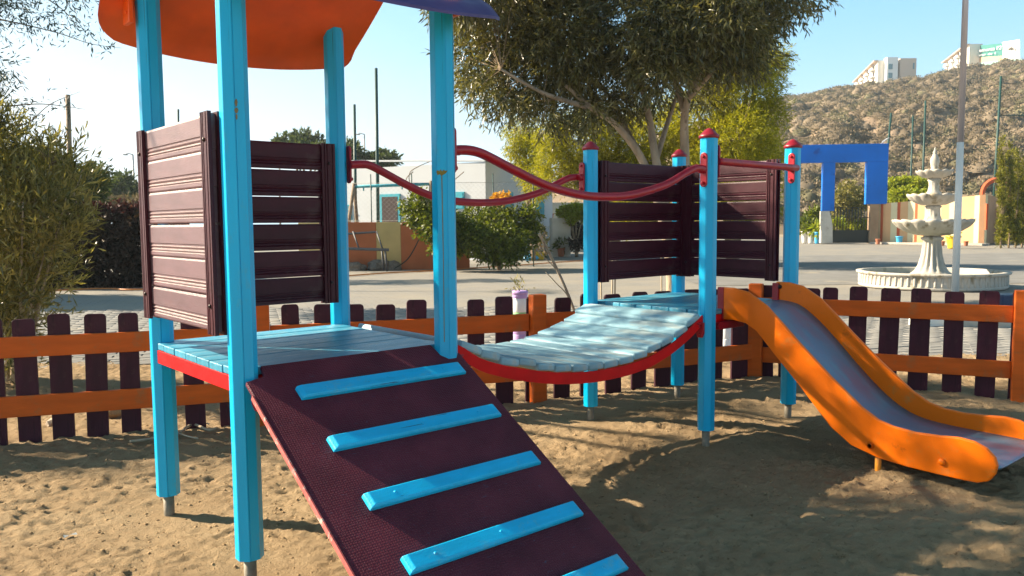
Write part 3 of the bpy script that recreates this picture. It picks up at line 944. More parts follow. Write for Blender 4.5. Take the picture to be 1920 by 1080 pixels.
for q in bc:
    for k in range(nx):
        s = k / (nx - 1) * 2 - 1
        x = (XN + XF + .03) / 2 + s * (XF - XN - .03) / 2
        pts.append((x, q.y, q.z + .020 * abs(s) ** 6))
for i in range(len(bc) - 1):
    for k in range(nx - 1):
        a = i * nx + k; F.append((a, a + 1, a + nx + 1, a + nx))
m.poly(pts, F, True)
bo = m.build("bed", m_bed, slide)
sm_ = bo.modifiers.new("thick", 'SOLIDIFY'); sm_.thickness = .02; sm_.offset = -1
for x, y in ((XN + .06, -2.12), (XF - .03, -2.12)):
    MB().tube([(x, y, -.08), (x, y, .19)], .018, 12).build("support_leg", M("leg_orange%d" % int(x), (.80, .30, .03), .5), slide)
    MB().lathe([(.020, 0), (.020, .01), (.012, .016)], 8).build("bolt", m_orange, slide, 0, Matrix.Translation((XN - .0, y + .02, .175)) @ Matrix.Rotation(-PI / 2, 4, 'Y'))
MB().lathe([(.020, 0), (.020, .01), (.012, .016)], 8).build("bolt", m_orange, slide, 0, Matrix.Translation((XN, -2.50, .165)) @ Matrix.Rotation(-PI / 2, 4, 'Y'))
MB().lathe([(.016, 0), (.016, .01), (.010, .016)], 8).build("bolt", m_bolt, slide, 0, Matrix.Translation((XF, -1.075, 1.02)) @ Matrix.Rotation(-PI / 2, 4, 'Y'))
MB().box((XN + .012, -1.045, .945), (.03, .05, .22)).box((XN + .06, -1.08, .80), (.30, .035, .05)).build("mounting_bracket", m_red, slide, .004)
MB().box((XF, -1.045, .945), (.03, .05, .2)).build("mounting_bracket", m_red, slide, .004)

# roof: two curved-edged shells, orange inside, purple outside
roof = empty("roof", (.52, -.52, 2.8), 0, ps)
def roof_side(sgn):
    yc = -.52
    NX, NT = 28, 16
    x0, x1 = -.205, 1.225
    slope = .70
    verts = []
    def surf(x, t):     # t 0 at ridge .. 1 at eave
        s = (x - x0) / (x1 - x0) * 2 - 1
        # eave bows outwards in the middle, corners are rounded
        e = .84 - .085 * abs(s) ** 2.2
        cr = .20 if s < 0 else .07
        if abs(s) > 1 - cr:
            e -= min(cr, .16) * (1 - math.sqrt(max(0, 1 - ((abs(s) - 1 + cr) / cr) ** 2)))
        d = e * t
        z = 3.028 - slope * d - .018 * math.sin(PI * t)
        flange = .0
        if abs(s) > .90: z -= .018 * ((abs(s) - .90) / .10)
        if t > .93: z -= .02 * ((t - .93) / .07)
        return (x, yc + sgn * d, z)
    xs_ = [x0 + (x1 - x0) * (.5 - .5 * math.cos(PI * i / NX)) for i in range(NX + 1)]
    ts = [0, .1, .2, .3, .4, .5, .6, .7, .78, .85, .9, .93, .96, .98, 1.0]
    for t in ts:
        for x in xs_: verts.append(surf(x, t))
    low = [(x, y, z - .014) for x, y, z in verts]
    n = len(xs_); mT = len(ts)
    F = [(j * n + i, j * n + i + 1, (j + 1) * n + i + 1, (j + 1) * n + i) for j in range(mT - 1) for i in range(n - 1)]
    top = MB(); top.poly(verts, F, True)
    o1 = top.build("roof_panel", m_roofp, roof)
    rimF = []
    N = len(verts)
    loop = [i for i in range(n)] + [j * n + n - 1 for j in range(1, mT)] + [(mT - 1) * n + i for i in range(n - 2, -1, -1)] + [j * n for j in range(mT - 2, 0, -1)]
    und = MB(); und.poly(low, F, True)
    und.build("ceiling_panel", m_roofo, roof)
    rim = MB(); rim.poly(verts + low, [(loop[i], loop[(i + 1) % len(loop)], loop[(i + 1) % len(loop)] + N, loop[i] + N) for i in range(len(loop))], True)
    rim.build("rim", m_roofp, roof)
roof_side(1); roof_side(-1)
for (x, y, s) in ((-.085, .03, 1), (1.075, -1.10, 1), (-.095, -1.04, 1)):
    m = MB()
    m.box((0, 0, 0), (.022, .10, .22)); m.tube([(-.012, -.02, -.06), (-.02, -.02, -.06)], .010, 8)
    m.build("fixing_lug", m_roofo, roof, .010, Matrix.Translation((x, y, 2.60)))

# ================================================================== FENCE
fence = empty("picket_fence", (2.2, 1.1, 0))
tag(fence, "low picket fence with burgundy pickets, orange rails and posts behind the climbing frame", "fence")
def seg_frame(i):
    a = Vector(FENCE[i]); b = Vector(FENCE[i + 1]); d = (b - a).normalized()
    nrm = Vector((d.y, -d.x))        # towards the play area
    return a, b, d, nrm
pk_me = {}
def picket_mesh(w):
    w = round(w, 2)
    if w not in pk_me:
        h = .96; c = .022; a = w / 2
        m = MB(); m.prism([(-a, -.1), (a, -.1), (a, h - c - .1), (a - c * .35, h - c * .3 - .1), (a - c, h - .1), (-a + c, h - .1), (-a + c * .35, h - c * .3 - .1), (-a, h - c - .1)], -.012, .012, lambda u, v, w_: (u, w_, v))
        me = m.mesh("picket"); me.materials.append(m_picket); pk_me[w] = me
    return pk_me[w]
PICK = {0: [], 1: [(-60, -22), (-38, 4), (26, 68), (90, 132), (155, 196), (221, 258), (285, 322), (343, 380), (408, 445), (465, 500)],
        2: [(530, 564), (587, 621), (645, 680), (703, 738), (760, 796), (818, 852), (875, 907), (929, 961), (984, 1012)],
        3: [(1038, 1067), (1087, 1116), (1135, 1164), (1184, 1210), (1228, 1257), (1280, 1308), (1326, 1353), (1371, 1401)],
        4: [(1412, 1451), (1460, 1492), (1500, 1535), (1540, 1568), (1589, 1622), (1646, 1682), (1704, 1741), (1768, 1806), (1830, 1869), (1893, 1930)], 5: [(1965, 2005), (2035, 2075)]}
def hit(px, py, i):
    a, b, d, nrm = seg_frame(i)
    dr = fw + rt * ((px - 960) / F_PX) - up * ((py - 540) / F_PX)
    n3 = Vector((nrm.x, nrm.y, 0)); t = (Vector((a.x, a.y, 0)) - CAM).dot(n3) / dr.dot(n3)
    q = CAM + dr * t
    return (Vector((q.x, q.y)) - a).dot(d)
for i in range(len(FENCE) - 1):
    a, b, d, nrm = seg_frame(i); L = (b - a).length; ang = math.atan2(d.y, d.x)
    if i == 0: spans = [(s, s + .15) for s in np.arange(.1, L - .1, .25)]
    elif i == 5: spans = [(s, s + .17) for s in np.arange(.12, L - .1, .31)]
    else: spans = [(hit(p0, 640, i), hit(p1, 640, i)) for p0, p1 in PICK[i]]
    for s0, s1 in spans:
        if s1 - s0 < .06: continue
        s = (s0 + s1) / 2; q = a + d * s
        hh = .885 + rr.uniform(-.018, .018)
        W = Matrix.Translation((q.x, q.y, 0)) @ Matrix.Rotation(ang, 4, 'Z') @ Matrix.Rotation(rr.uniform(-.022, .022), 4, 'Y') @ Matrix.Diagonal((1, 1, hh / .86, 1))
        add("picket", picket_mesh(s1 - s0), None, fence, W, .003)
    for (z0, z1) in ((.605, .748), (.19, .335)):
        m = MB(); dz = {0: 0, 1: .0, 2: 0, 3: 0, 4: .03, 5: .03}[i]
        if i == 4 and z0 < .5: dz = -.03
        m.box((0, 0, 0), (L - .13, .034, z1 - z0))
        c = (a + b) / 2 + nrm * .031
        m.build("rail", m_rail, fence, .005, Matrix.Translation((c.x, c.y, (z0 + z1) / 2 + dz)) @ Matrix.Rotation(ang, 4, 'Z') @ Matrix.Rotation(rr.uniform(-.003, .003), 4, 'Y'))
for i, q in enumerate(FENCE):
    ang = seg_frame(min(i, len(FENCE) - 2)); d = ang[2]; nrm = ang[3]
    c = Vector(q) + nrm * .05
    m = MB(); m.box((0, 0, .40), (.125, .10, 1.02))
    m.build("post", m_rail, fence, .008, Matrix.Translation((c.x, c.y, 0)) @ Matrix.Rotation(math.atan2(d.y, d.x), 4, 'Z'))

# ================================================================== FOUNTAIN
FD = 18.2
fc = col_at(1749, FD)
fount = empty("fountain", fc)
tag(fount, "pale stone three tiered fountain with fluted bowls and round basin", "fountain")
Wf = Matrix.Translation(fc)
MB().lathe([(1.50, .0), (1.52, .05), (1.50, .07), (1.49, .29), (1.56, .31), (1.57, .35), (1.42, .36), (1.40, .32), (1.39, .02)], 96, flute=None).build("basin", m_stone, fount, 0, Wf)
fl = MB(); fl.lathe([(.028, .08), (.030, .10), (.030, .24), (.026, .28)], 8)
flm = fl.mesh("basin_flute"); flm.materials.append(m_stone)
for k in range(72):
    a = 2 * PI * k / 72
    add("basin_flute", flm, None, fount, Wf @ Matrix.Translation((1.49 * math.cos(a), 1.49 * math.sin(a), 0)))
m_water = M("murky_water", (.10, .14, .08), .08, .2, 2, .15, 6, spec=.6)
MB().lathe([(1.39, .20), (1.39, .215)], 48).build("water", m_water, fount, 0, Wf)
MB().lathe([(.42, .02), (.44, .28), (.40, .31), (.33, .36, .15), (.26, .48, .22), (.205, .70, .25), (.185, .90, .22), (.18, 1.02, .1), (.23, 1.06), (.24, 1.10), (.17, 1.13)], 96, flute=14).build("pedestal", m_stone, fount, 0, Wf)
def bowl(z0, z1, r, rin, nf):
    h = z1 - z0
    pr = [(rin, z0), (rin * 1.1, z0 + .02), (r * .45, z0 + h * .12, .05), (r * .70, z0 + h * .34, .09), (r * .88, z0 + h * .62, .12), (r * .97, z0 + h * .82, .10, .01), (r, z0 + h * .86, .09, .03), (r, z0 + h, .09, .03), (r * .93, z0 + h, .08, .01), (r * .80, z0 + h * .7), (r * .3, z0 + h * .5), (.05, z0 + h * .5)]
    return MB().lathe(pr, 112, flute=nf)
bowl(1.12, 1.49, .81, .17, 16).build("bowl", m_stone, fount, 0, Wf)
MB().lathe([(.19, 1.30), (.19, 1.50), (.17, 1.54), (.145, 1.60, .12), (.14, 1.76, .12), (.18, 1.80), (.12, 1.83)], 60, flute=12).build("column", m_stone, fount, 0, Wf)
bowl(1.80, 2.06, .54, .12, 14).build("bowl", m_stone, fount, 0, Wf)
MB().lathe([(.15, 1.95), (.16, 2.10), (.125, 2.14), (.105, 2.25, .1), (.105, 2.33, .1), (.14, 2.40), (.10, 2.44)], 60, flute=12).build("column", m_stone, fount, 0, Wf)
bowl(2.41, 2.585, .375, .09, 12).build("bowl", m_stone, fount, 0, Wf)
MB().lathe([(.09, 2.50), (.10, 2.62), (.07, 2.65), (.085, 2.72), (.10, 2.80), (.085, 2.88), (.05, 2.95), (.035, 2.98), (.05, 3.0), (.03, 3.04), (.015, 3.07), (.02, 3.09), (.004, 3.12)], 24).build("finial", m_stone, fount, 0, Wf)

# flagpole
q = col_at(1795.5, 13.6)
fp = empty("flagpole", q)
tag(fp, "tall metal flagpole painted white on its lower part beside the fountain", "flagpole")
zs = zat(1808, 268, 13.6)
MB().tube([(q.x, q.y, -.05), (q.x, q.y, zs)], [.058, .054], 20).build("white_shaft", m_whitep, fp)
MB().tube([(q.x, q.y, zs), (q.x, q.y, 8.2)], [.052, .042], 20).build("bare_shaft", M("pole_metal", (.50, .46, .48), .4, .15, 2, metal=.4, wear=((.25, .18, .16), .35, 3), stretch=(1, 1, .3)), fp)

def slab(name, mat, cx_px, D, z0, z1, w, depth, label=None, cat=None, rz=0.0, bevel=.01, parent=None, group=None):
    q = col_at(cx_px, D)
    m = MB(); m.box((0, 0, (z0 + z1) / 2), (w, depth, z1 - z0))
    o = m.build(name, mat, parent, bevel, Matrix.Translation(q) @ Matrix.Rotation(_y - PI / 2 + rz, 4, 'Z'))
    if label: tag(o, label, cat, group)
    return o
slab("concrete_bench", m_navy, 1889, 14.0, .0, .20, .50, .35, "low navy blue slab bench at the right side of the fountain", "bench", .35, .02)
slab("kerb_stone", m_kerbw, 1752, 11.4, -.05, .17, .55, .22, "white painted kerb block in front of the fountain", "kerb stone", .1, .015, group="kerb stones by the fountain")
slab("kerb_stone", m_kerb, 1820, 11.3, -.05, .15, .50, .22, "plain grey kerb block right of the white painted one", "kerb stone", .1, .015, group="kerb stones by the fountain")
slab("kerb_stone", m_kerb, 1892, 11.2, -.05, .14, .50, .22, "plain grey kerb block below the navy slab bench", "kerb stone", .1, .015, group="kerb stones by the fountain")

# ================================================================== BLUE GATEWAY
GD = 52.0; kx = GD / F_PX
gw = empty("gateway", col_at(1590, GD))
tag(gw, "large blue flat topped gateway with two openings over a dark metal gate", "gateway")
Wg = Matrix.Translation(col_at(1590, GD)) @ Matrix.Rotation(_y - PI / 2 - .10, 4, 'Z')
def gx(px): return (px - 1590) * kx * 1.005
def gz(py): return 1.5 + (413 - py) * kx
m = MB()
outer = [(1478, 272), (1657, 272)]
def gbox(m, x0, x1, y0, y1, t=.45, off=0):
    m.box(((gx(x0) + gx(x1)) / 2, off, (gz(y0) + gz(y1)) / 2), (abs(gx(x1) - gx(x0)), t, abs(gz(y0) - gz(y1))))
for nme, b in (("lintel", (1478, 1657, 272, 305)), ("arch_leg", (1478, 1500, 305.1, 395)), ("arch_leg", (1542, 1563, 305.1, 395)), ("arch_leg", (1620, 1657, 305.1, 383))):
    m = MB(); gbox(m, *b); m.build(nme, m_gateblue, gw, .02, Wg)
m = MB(); gbox(m, 1540, 1549, 395, 455, .4); m.build("gate_pillar", m_pillar, gw, .02, Wg)
m = MB(); m.prism([(gx(1549), gz(455)), (gx(1562), gz(455)), (gx(1561), gz(421)), (gx(1555), gz(395)), (gx(1549), gz(393))], -.18, .18, lambda u, v, w: (u, w, v)); m.build("gate_pillar", m_pillar, gw, .02, Wg)
m = MB(); gbox(m, 1627, 1643, 383, 456, .5); m.build("gate_pillar", M("brown_pillar", (.36, .24, .15), .9, .2, 1), gw, .02, Wg)
gate = MB(); gbox(gate, 1563, 1627, 431, 455, .06); go = gate.build("gate", m_black, gw, 0, Wg)
for k in range(12):
    x = 1565 + k * 5.4
    tp = 386 + (3.2 if k % 2 else 0)
    m = MB(); m.tube([(gx(x), 0, gz(431)), (gx(x), 0, gz(tp + 3))], .03, 5); m.build("bar", m_black, gw, 0, Wg)
for yy in (388, 406):
    m = MB(); m.tube([(gx(1562), 0, gz(yy)), (gx(1628), 0, gz(yy + 2))], .022, 5); m.build("cross_bar", m_black, gw, 0, Wg)
m = MB(); m.tube([(gx(1645), 0, gz(272)), (gx(1655), -.2, gz(263))], .03, 5); m.box((gx(1652), -.15, gz(265)), (.35, .5, .05), Matrix.Rotation(-.6, 3, 'Y')); m.build("solar_lamp", m_grey, gw, 0, Wg)

# boundary wall with painted stripes
bw = empty("boundary_wall", col_at(1745, 49.5))
tag(bw, "garden wall painted in cream, peach and coral stripes right of the blue gateway", "wall")
stripes = [(1644, 1651, 0), (1651, 1655.5, 2), (1655.5, 1670, 1), (1670, 1682, 0), (1682, 1687.5, 2), (1687.5, 1702, 1), (1702, 1715, 0), (1715, 1719.5, 2), (1719.5, 1733, 1), (1733, 1746, 0), (1746, 1750, 2), (1750, 1764, 0), (1764, 1779, 1), (1779, 1795, 0), (1795, 1799, 2), (1799, 1826, 1), (1826, 1846, 0)]
def wallD(px): return 52 - (px - 1643) / 204 * 5
def walltop(px): return 2.55 + (px - 1643) / 204 * .38
for x0, x1, c in stripes:
    a = col_at(x0, wallD(x0)); b = col_at(x1, wallD(x1))
    d = (b - a).normalized(); n = Vector((d.y, -d.x, 0)); off = n * (.0 if c != 2 else .012)
    t = -n * .3
    z0, z1 = walltop(x0), walltop(x1)
    m = MB(); V = [a + off, b + off, b + t, a + t]
    m.poly([(v.x, v.y, 0) for v in V] + [(V[0].x, V[0].y, z0), (V[1].x, V[1].y, z1), (V[2].x, V[2].y, z1), (V[3].x, V[3].y, z0)], [(0, 1, 5, 4), (1, 2, 6, 5), (2, 3, 7, 6), (3, 0, 4, 7), (4, 5, 6, 7)])
    m.build("painted_panel", (m_cream, m_peach, m_coral)[c], bw)
a = col_at(1846.5, 47); b = col_at(1867, 51.5); c = col_at(1960, 50)
m_side = M("wall_side_brown", (.42, .24, .13), .9, .15, 1)
for (p, q_, zt, mt) in ((a, b, 2.93, m_side), (b, c, 2.3, m_peach)):
    d = (q_ - p).normalized(); n = Vector((d.y, -d.x, 0)) * -.3
    m = MB(); V = [p, q_, q_ + n, p + n]
    m.poly([(v.x, v.y, 0) for v in V] + [(v.x, v.y, zt) for v in V], [(0, 1, 5, 4), (1, 2, 6, 5), (2, 3, 7, 6), (3, 0, 4, 7), (4, 5, 6, 7)])
    m.build("painted_panel", mt, bw)
slab("pier", m_coral, 1849.5, 46.7, 0.9, 2.4, .12, .12, parent=bw)
# footing of the wall
m = MB(); a = col_at(1640, 51.4); b = col_at(1850, 46.2)
d = (b - a).normalized(); n = Vector((d.y, -d.x, 0)) * .5
m.poly([(v.x, v.y, z) for z in (0, .12) for v in (a + n, b + n, b - n, a - n)], [(0, 1, 5, 4), (1, 2, 6, 5), (2, 3, 7, 6), (3, 0, 4, 7), (4, 5, 6, 7)])
m.build("footing", m_kerb, bw)
# round arch behind the wall
ac = col_at(1866, 53); m = MB()
ra = .92
pts = [(0, -ra, .0)] + [(0, -ra * math.cos(PI * k / 14), 1.0 + ra * math.sin(PI * k / 14)) for k in range(15)] + [(0, ra, 0)]
m.tube(pts, .17, 6, smooth=False)
o = m.build("garden_arch", m_coral, None, 0, Matrix.Translation((ac.x, ac.y, 2.15)) @ Matrix.Rotation(_y, 4, 'Z'))
tag(o, "round topped coral arch rising above the striped wall beside the conifers", "arch")

# tall net poles
def pole(px0, py0, px1, py1, D, r, label, group, mat=None, name="net_pole"):
    a = at(px0, py0, D); b = at(px1, py1, D)
    b2 = b + (b - a) * ((b.z) / max(.1, (a.z - b.z)))
    m = MB(); m.tube([b2, a], [r * 1.15, r], 8)
    o = m.build(name, mat or m_green_pole, None)
    return tag(o, label, "pole", group)
G1 = "tall thin net poles in front of the hill"
pole(1671, 212, 1655, 380, 60, .075, "leaning thin pole just right of the blue gateway", G1, m_green_pole)
pole(1712, 217, 1707, 365, 60, .065, "dark green pole, shorter of the two behind the fountain's left", G1)
pole(1735.5, 189, 1729.5, 365, 60, .075, "dark green pole, taller of the two behind the fountain's left", G1)
pole(1877, 143, 1864, 365, 60, .085, "dark green pole standing behind the round coral arch", G1)
pole(1806, 150, 1799, 365, 63, .055, "dark green pole nearly hidden by the flagpole", G1)
G2 = "tall thin poles around the white house"
pole(664.5, 196, 667, 415, 31, .055, "shorter of the two tall green poles by the garden wall", G2)
pole(705, 128, 709, 415, 30, .06, "taller of the two green poles by the garden wall", G2)
pole(334, 205, 336, 380, 40, .055, "thin dark pole rising behind the burgundy panel", G2)
pole(127, 178, 134, 400, 30, .085, "dark wooden pole above the bush at the far left", G2, m_wood)
def lamp_post(px, pyt, pyb, D, side, label):
    a = at(px, pyt, D); m = MB(); base = Vector((a.x, a.y, 0))
    e = empty("street_lamp", base); tag(e, label, "street lamp", "distant street lamps")
    MB().tube([base, a], [.12, .07], 6).build("column", m_grey, e)
    h = a + Vector((R2.x, R2.y, 0)) * side * .7
    MB().tube([a, a + Vector((0, 0, .15)) + Vector((R2.x, R2.y, 0)) * side * .5, h], .05, 5).box(h, (.45, .3, .1)).build("lamp_head", m_grey, e)
lamp_post(249, 290, 345, 75, -1, "distant street lamp above the round tree at the left")
lamp_post(683, 252, 300, 85, -1, "distant faint street lamp between the two green poles")
m = MB()
for y0, y1 in ((300, 318), (318, 330)):
    a = at(-300, y0, 70); b = at(420, y1, 70); c = (a + b) / 2 - Vector((0, 0, .8))
    m.tube(curve_pts([a, c, b], 10), .018, 4)
tag(m.build("utility_wires", m_grey), "two thin overhead wires crossing the sky at the left", "wires")
m = MB(); a = at(1877, 216, 60); b = at(2100, 206, 60); m.tube(curve_pts([a, (a + b) / 2 - Vector((0, 0, .2)), b], 6), .04, 4)
tag(m.build("net_cable", m_green_pole), "green cable running right from the top of the pole by the arch", "cable")

# ================================================================== APARTMENTS AND BILLBOARD
def apt(name, label, x0, x1, xc, D0, D1, ytop0, ytop1, ybot, group):
    """front face from xc to x1 at D0; long facade from xc back to x0 at D1"""
    root = empty(name, col_at(xc, D0, 40)); tag(root, label, "building", group)
    A_ = col_at(xc, D0); B_ = col_at(x0, D1); C_ = col_at(x1, D0)
    zt = zat(xc, ytop0, D0); zb = zat(xc, ybot, D0) - 8
    D_ = B_ + (C_ - A_)
    m = MB(); m.poly([(v.x, v.y, z) for z in (zb, zt) for v in (A_, B_, D_, C_)], [(0, 1, 5, 4), (1, 2, 6, 5), (2, 3, 7, 6), (3, 0, 4, 7), (4, 5, 6, 7)])
    m.build("wall", m_apt, root)
    # balconies along the receding facade
    d = (B_ - A_); L = d.length; d.normalize(); n = Vector((-d.y, d.x, 0))
    if n.dot(CAM - A_) < 0: n = -n
    fl = 4
    for f in range(fl):
        z = zt - 2.9 * (f + 1)
        for k in range(4):
            s = L * (.10 + .23 * k)
            c = A_ + d * (s + L * .06) + n * .8
            ang = math.atan2(d.y, d.x)
            W = Matrix.Translation((c.x, c.y, z)) @ Matrix.Rotation(ang, 4, 'Z')
            mm = MB(); mm.box((0, 0, .1), (L * .13, 1.5, .2)); mm.box((0, -.7 if False else (.7 if n.dot(Vector((-d.y, d.x, 0))) > 0 else -.7), .6), (L * .13, .12, 1.0))
            mm.build("balcony", m_aptw, root, 0, W)
            c2 = A_ + d * (s + L * .06) + n * .05
            mm = MB(); mm.box((0, 0, 1.2), (L * .07, .1, 2.1))
            mm.build("window", m_dark, root, 0, Matrix.Translation((c2.x, c2.y, z)) @ Matrix.Rotation(ang, 4, 'Z'))
    # eaves strip
    c = A_ + d * L / 2 + n * .7
    mm = MB(); mm.box((0, 0, 0), (L * 1.0, 1.8, .35)); mm.build("roof_edge", m_aptp, root, 0, Matrix.Translation((c.x, c.y, zt - .05)) @ Matrix.Rotation(math.atan2(d.y, d.x), 4, 'Z'))
    return root, A_, C_, zt, zb
root, A_, C_, zt, zb = apt("apartment_building", "cream apartment block with balconies standing alone on the hill crest", 1598, 1707, 1638, 340, 392, 118, 137, 165, "apartment blocks on the hill")
def face_box(root, name, mat, px0, px1, D, zt, zb, t, off):
    a = col_at(px0, D - off); b = col_at(px1, D - off); c = (a + b) / 2
    m = MB(); m.box((0, 0, (zt + zb) / 2), ((b - a).length, t, zt - zb))
    m.build(name, mat, root, 0, Matrix.Translation(c) @ Matrix.Rotation(_y - PI / 2, 4, 'Z'))
face_box(root, "stair_tower", m_aptw, 1652, 1672, 340, zt + .8, zb, 3, 1.0)
face_box(root, "side_wall", m_aptp, 1677, 1707, 340, zt + .5, zb, 2, .6)
face_box(root, "recess", m_dark, 1672, 1677, 340, zt - 1, zb, .4, .3)
for zz in (zt - 3.1, zt - 6.7):
    face_box(root, "window", m_glass, 1658, 1665, 340, zz + 1.1, zz - 1.0, .3, 2.6)
face_box(root, "window", m_glass, 1703, 1705.5, 340, zt - 1.5, zt - 4, .3, 1.7)
root, A_, C_, zt, zb = apt("apartment_building", "cream apartment block partly hidden behind the billboard on the hill", 1762, 1830, 1806, 345, 385, 88, 108, 140, "apartment blocks on the hill")

bb = empty("billboard", col_at(1866, 335, 55)); tag(bb, "large green and white apartment billboard with an orange strip on the hilltop", "billboard")
def bq(pts, name, mat, off=0, D0=345, D1=318, xa=1818, xb=1912):
    V = []
    for (px, py) in pts:
        D = D0 + (D1 - D0) * (px - xa) / (xb - xa) - off
        V.append(at(px, py, D))
    back = Vector((F2.x, F2.y, 0)) * .5
    m = MB(); n = len(V)
    m.poly(V + [v + back for v in V], [tuple(range(n)), tuple(range(n, 2 * n))[::-1]] + [(i, (i + 1) % n, n + (i + 1) % n, n + i) for i in range(n)])
    return m.build(name, mat, bb)
m_bbg = M("billboard_green", (.015, .17, .15), .7, .05, .1, 0); m_bbo = M("billboard_orange", (.72, .42, .22), .7, .05, .1, 0); m_bbw = M("billboard_white", (.80, .80, .78), .7, .03, .1, 0)
m_bbt = M("billboard_base", (.30, .50, .46), .7, .05, .1, 0)
bq([(1816, 87), (1880, 81), (1880, 104.5), (1816, 109)], "green_panel", m_bbg)
bq([(1816, 109.2), (1880, 104.7), (1880, 112.5), (1816, 119.5)], "orange_panel", m_bbo)
bq([(1880.2, 79), (1912, 74), (1912, 109), (1880.2, 112.5)], "white_panel", m_bbw)
bq([(1816, 119.7), (1916, 109.2), (1916, 122), (1816, 130)], "base_panel", m_bbt)
bpy.context.view_layer.update()
def board_text(body, px0, px1, py0, py1, hpx, mat, name):
    D = lambda px: 345 + (318 - 345) * (px - 1818) / 94 - 1.0
    q0 = at(px0, py0, D(px0)); q1 = at(px1, py1, D(px1))
    x = (q1 - q0); L = x.length; x.normalize()
    cu = bpy.data.curves.new(name, 'FONT'); cu.body = body; cu.size = hpx / F_PX * 335 * 1.35; cu.extrude = .05
    cu.resolution_u = 3
    cu.materials.append(mat)
    o = bpy.data.objects.new(name, cu)
    z = Vector((0, 0, 1)); n = x.cross(z).normalized(); y = n.cross(x)
    scene.collection.objects.link(o); bpy.context.view_layer.update()
    s = L / max(.01, o.dimensions.x)
    W = Matrix(((x.x * s, y.x, n.x, q0.x), (x.y * s, y.y, n.y, q0.y), (x.z * s, y.z, n.z, q0.z), (0, 0, 0, 1)))
    me = bpy.data.meshes.new_from_object(o); me.materials.clear(); bpy.data.objects.remove(o)
    add(name, me, mat, bb, W)
board_text("partements F2", 1820, 1877, 100, 92, 6.5, m_bbw, "lettering")
board_text("à partir de 1", 1822, 1866, 107, 101.5, 4, m_bbw, "lettering")
m_logo = M("logo_tan", (.50, .40, .28), .8, .1, 1, 0)
lg = MB()
for k in range(7):
    t = (k - 3) * .38
    c0 = at(1896, 95, 320.5); d = Vector((R2.x * math.sin(t), R2.y * math.sin(t), math.cos(t)))
    lg.tube([c0, c0 + d * 1.1, c0 + d * 1.9], [.08, .24, .03], 5)
lg.build("logo", m_logo, bb)

# ================================================================== WHITE HOUSE
def face_frame(px, D, ang):
    """vertical face through column px at depth D; ang turns it about the vertical"""
    o = col_at(px, D)
    d = Vector((R2.x * math.cos(ang) + F2.x * math.sin(ang), R2.y * math.cos(ang) + F2.y * math.sin(ang), 0))
    n = Vector((d.y, -d.x, 0))
    return o, d, n
def face_s(fr, px):
    o, d, n = fr
    dr = fw + rt * ((px - 960) / F_PX) - up * ((415 - 540) / F_PX)
    t = (o - CAM).dot(n) / Vector((dr.x, dr.y, 0)).dot(n)
    q = CAM + dr * t
    return (Vector((q.x, q.y, 0)) - o).dot(d), (q - CAM).dot(fw)
def on_face(fr, px0, px1, y0, y1, t, name, mat, parent, out=.0, W0=None):
    s0, D0 = face_s(fr, px0); s1, D1 = face_s(fr, px1); Dm = (D0 + D1) / 2
    z1 = zat((px0 + px1) / 2, y0, Dm); z0 = max(-.02, zat((px0 + px1) / 2, y1, Dm))
    o, d, n = fr
    c = o + d * (s0 + s1) / 2 + n * out; c.z = (z0 + z1) / 2
    m = MB(); m.box((0, 0, 0), (abs(s1 - s0), t, z1 - z0))
    return m.build(name, mat, parent, 0, Matrix.Translation(c) @ Matrix.Rotation(math.atan2(d.y, d.x), 4, 'Z'))
house = empty("white_house", col_at(911, 33)); tag(house, "low white flat roofed house with teal door and window frames behind the garden wall", "house")
fl_ = face_frame(911, 33, -math.radians(30)); fr_ = face_frame(911, 33, math.radians(60))
s_left, _ = face_s(fl_, 560); s_right, _ = face_s(fr_, 1036)
o_, dl, nl = fl_; _, dr_, nr_ = fr_
def wallbox(p0, p1, depthvec, z0a, z1a, z1b, name, mat):
    V = [p0, p1, p1 + depthvec, p0 + depthvec]
    m = MB(); m.poly([(v.x, v.y, -.05) for v in V] + [(V[0].x, V[0].y, z1a), (V[1].x, V[1].y, z1b), (V[2].x, V[2].y, z1b), (V[3].x, V[3].y, z1a)], [(0, 1, 5, 4), (1, 2, 6, 5), (2, 3, 7, 6), (3, 0, 4, 7), (4, 5, 6, 7)])
    return m.build(name, mat, house)
pL = o_ + dl * s_left; pR = o_ + dr_ * s_right
wallbox(pL, o_, dr_ * s_right, 4.45, 4.0, 4.0, "wall", m_white)
mp = MB(); 
for (a, b, za, zb_) in ((pL, o_, 4.46, 4.01), (o_, pR, 4.01, 4.01)):
    d = (b - a).normalized(); n = Vector((d.y, -d.x, 0))
    V = [a + n * .04, b + n * .04, b - n * .16, a - n * .16]
    mp.poly([(V[0].x, V[0].y, za), (V[1].x, V[1].y, zb_), (V[2].x, V[2].y, zb_), (V[3].x, V[3].y, za), (V[0].x, V[0].y, za + .07), (V[1].x, V[1].y, zb_ + .07), (V[2].x, V[2].y, zb_ + .07), (V[3].x, V[3].y, za + .07)], [(0, 1, 5, 4), (1, 2, 6, 5), (2, 3, 7, 6), (3, 0, 4, 7), (4, 5, 6, 7)])
mp.build("parapet", m_white, house)
def opening(fr, x0, x1, y0, y1, inner, fw_=2.2, bars=0, nm="window"):
    f = on_face(fr, x0, x1, y0, y1, .12, nm + "_frame" if nm == "door" else "window", m_teal, house, .02)
    on_face(fr, x0 + fw_, x1 - fw_, y0 + fw_ * 1.3, y1 - (0 if nm == "door" else fw_), .06, "pane" if nm == "window" else "opening", inner, f, .062)
    for k in range(bars):
        yy = y0 + (y1 - y0) * (k + 1) / (bars + 1)
        on_face(fr, x0 + 1, x1 - 1, yy - .6, yy + .6, .05, "bar", m_teal, f, .11)
opening(fl_, 715, 752, 364, 426, m_dark, 4, 0, "door")
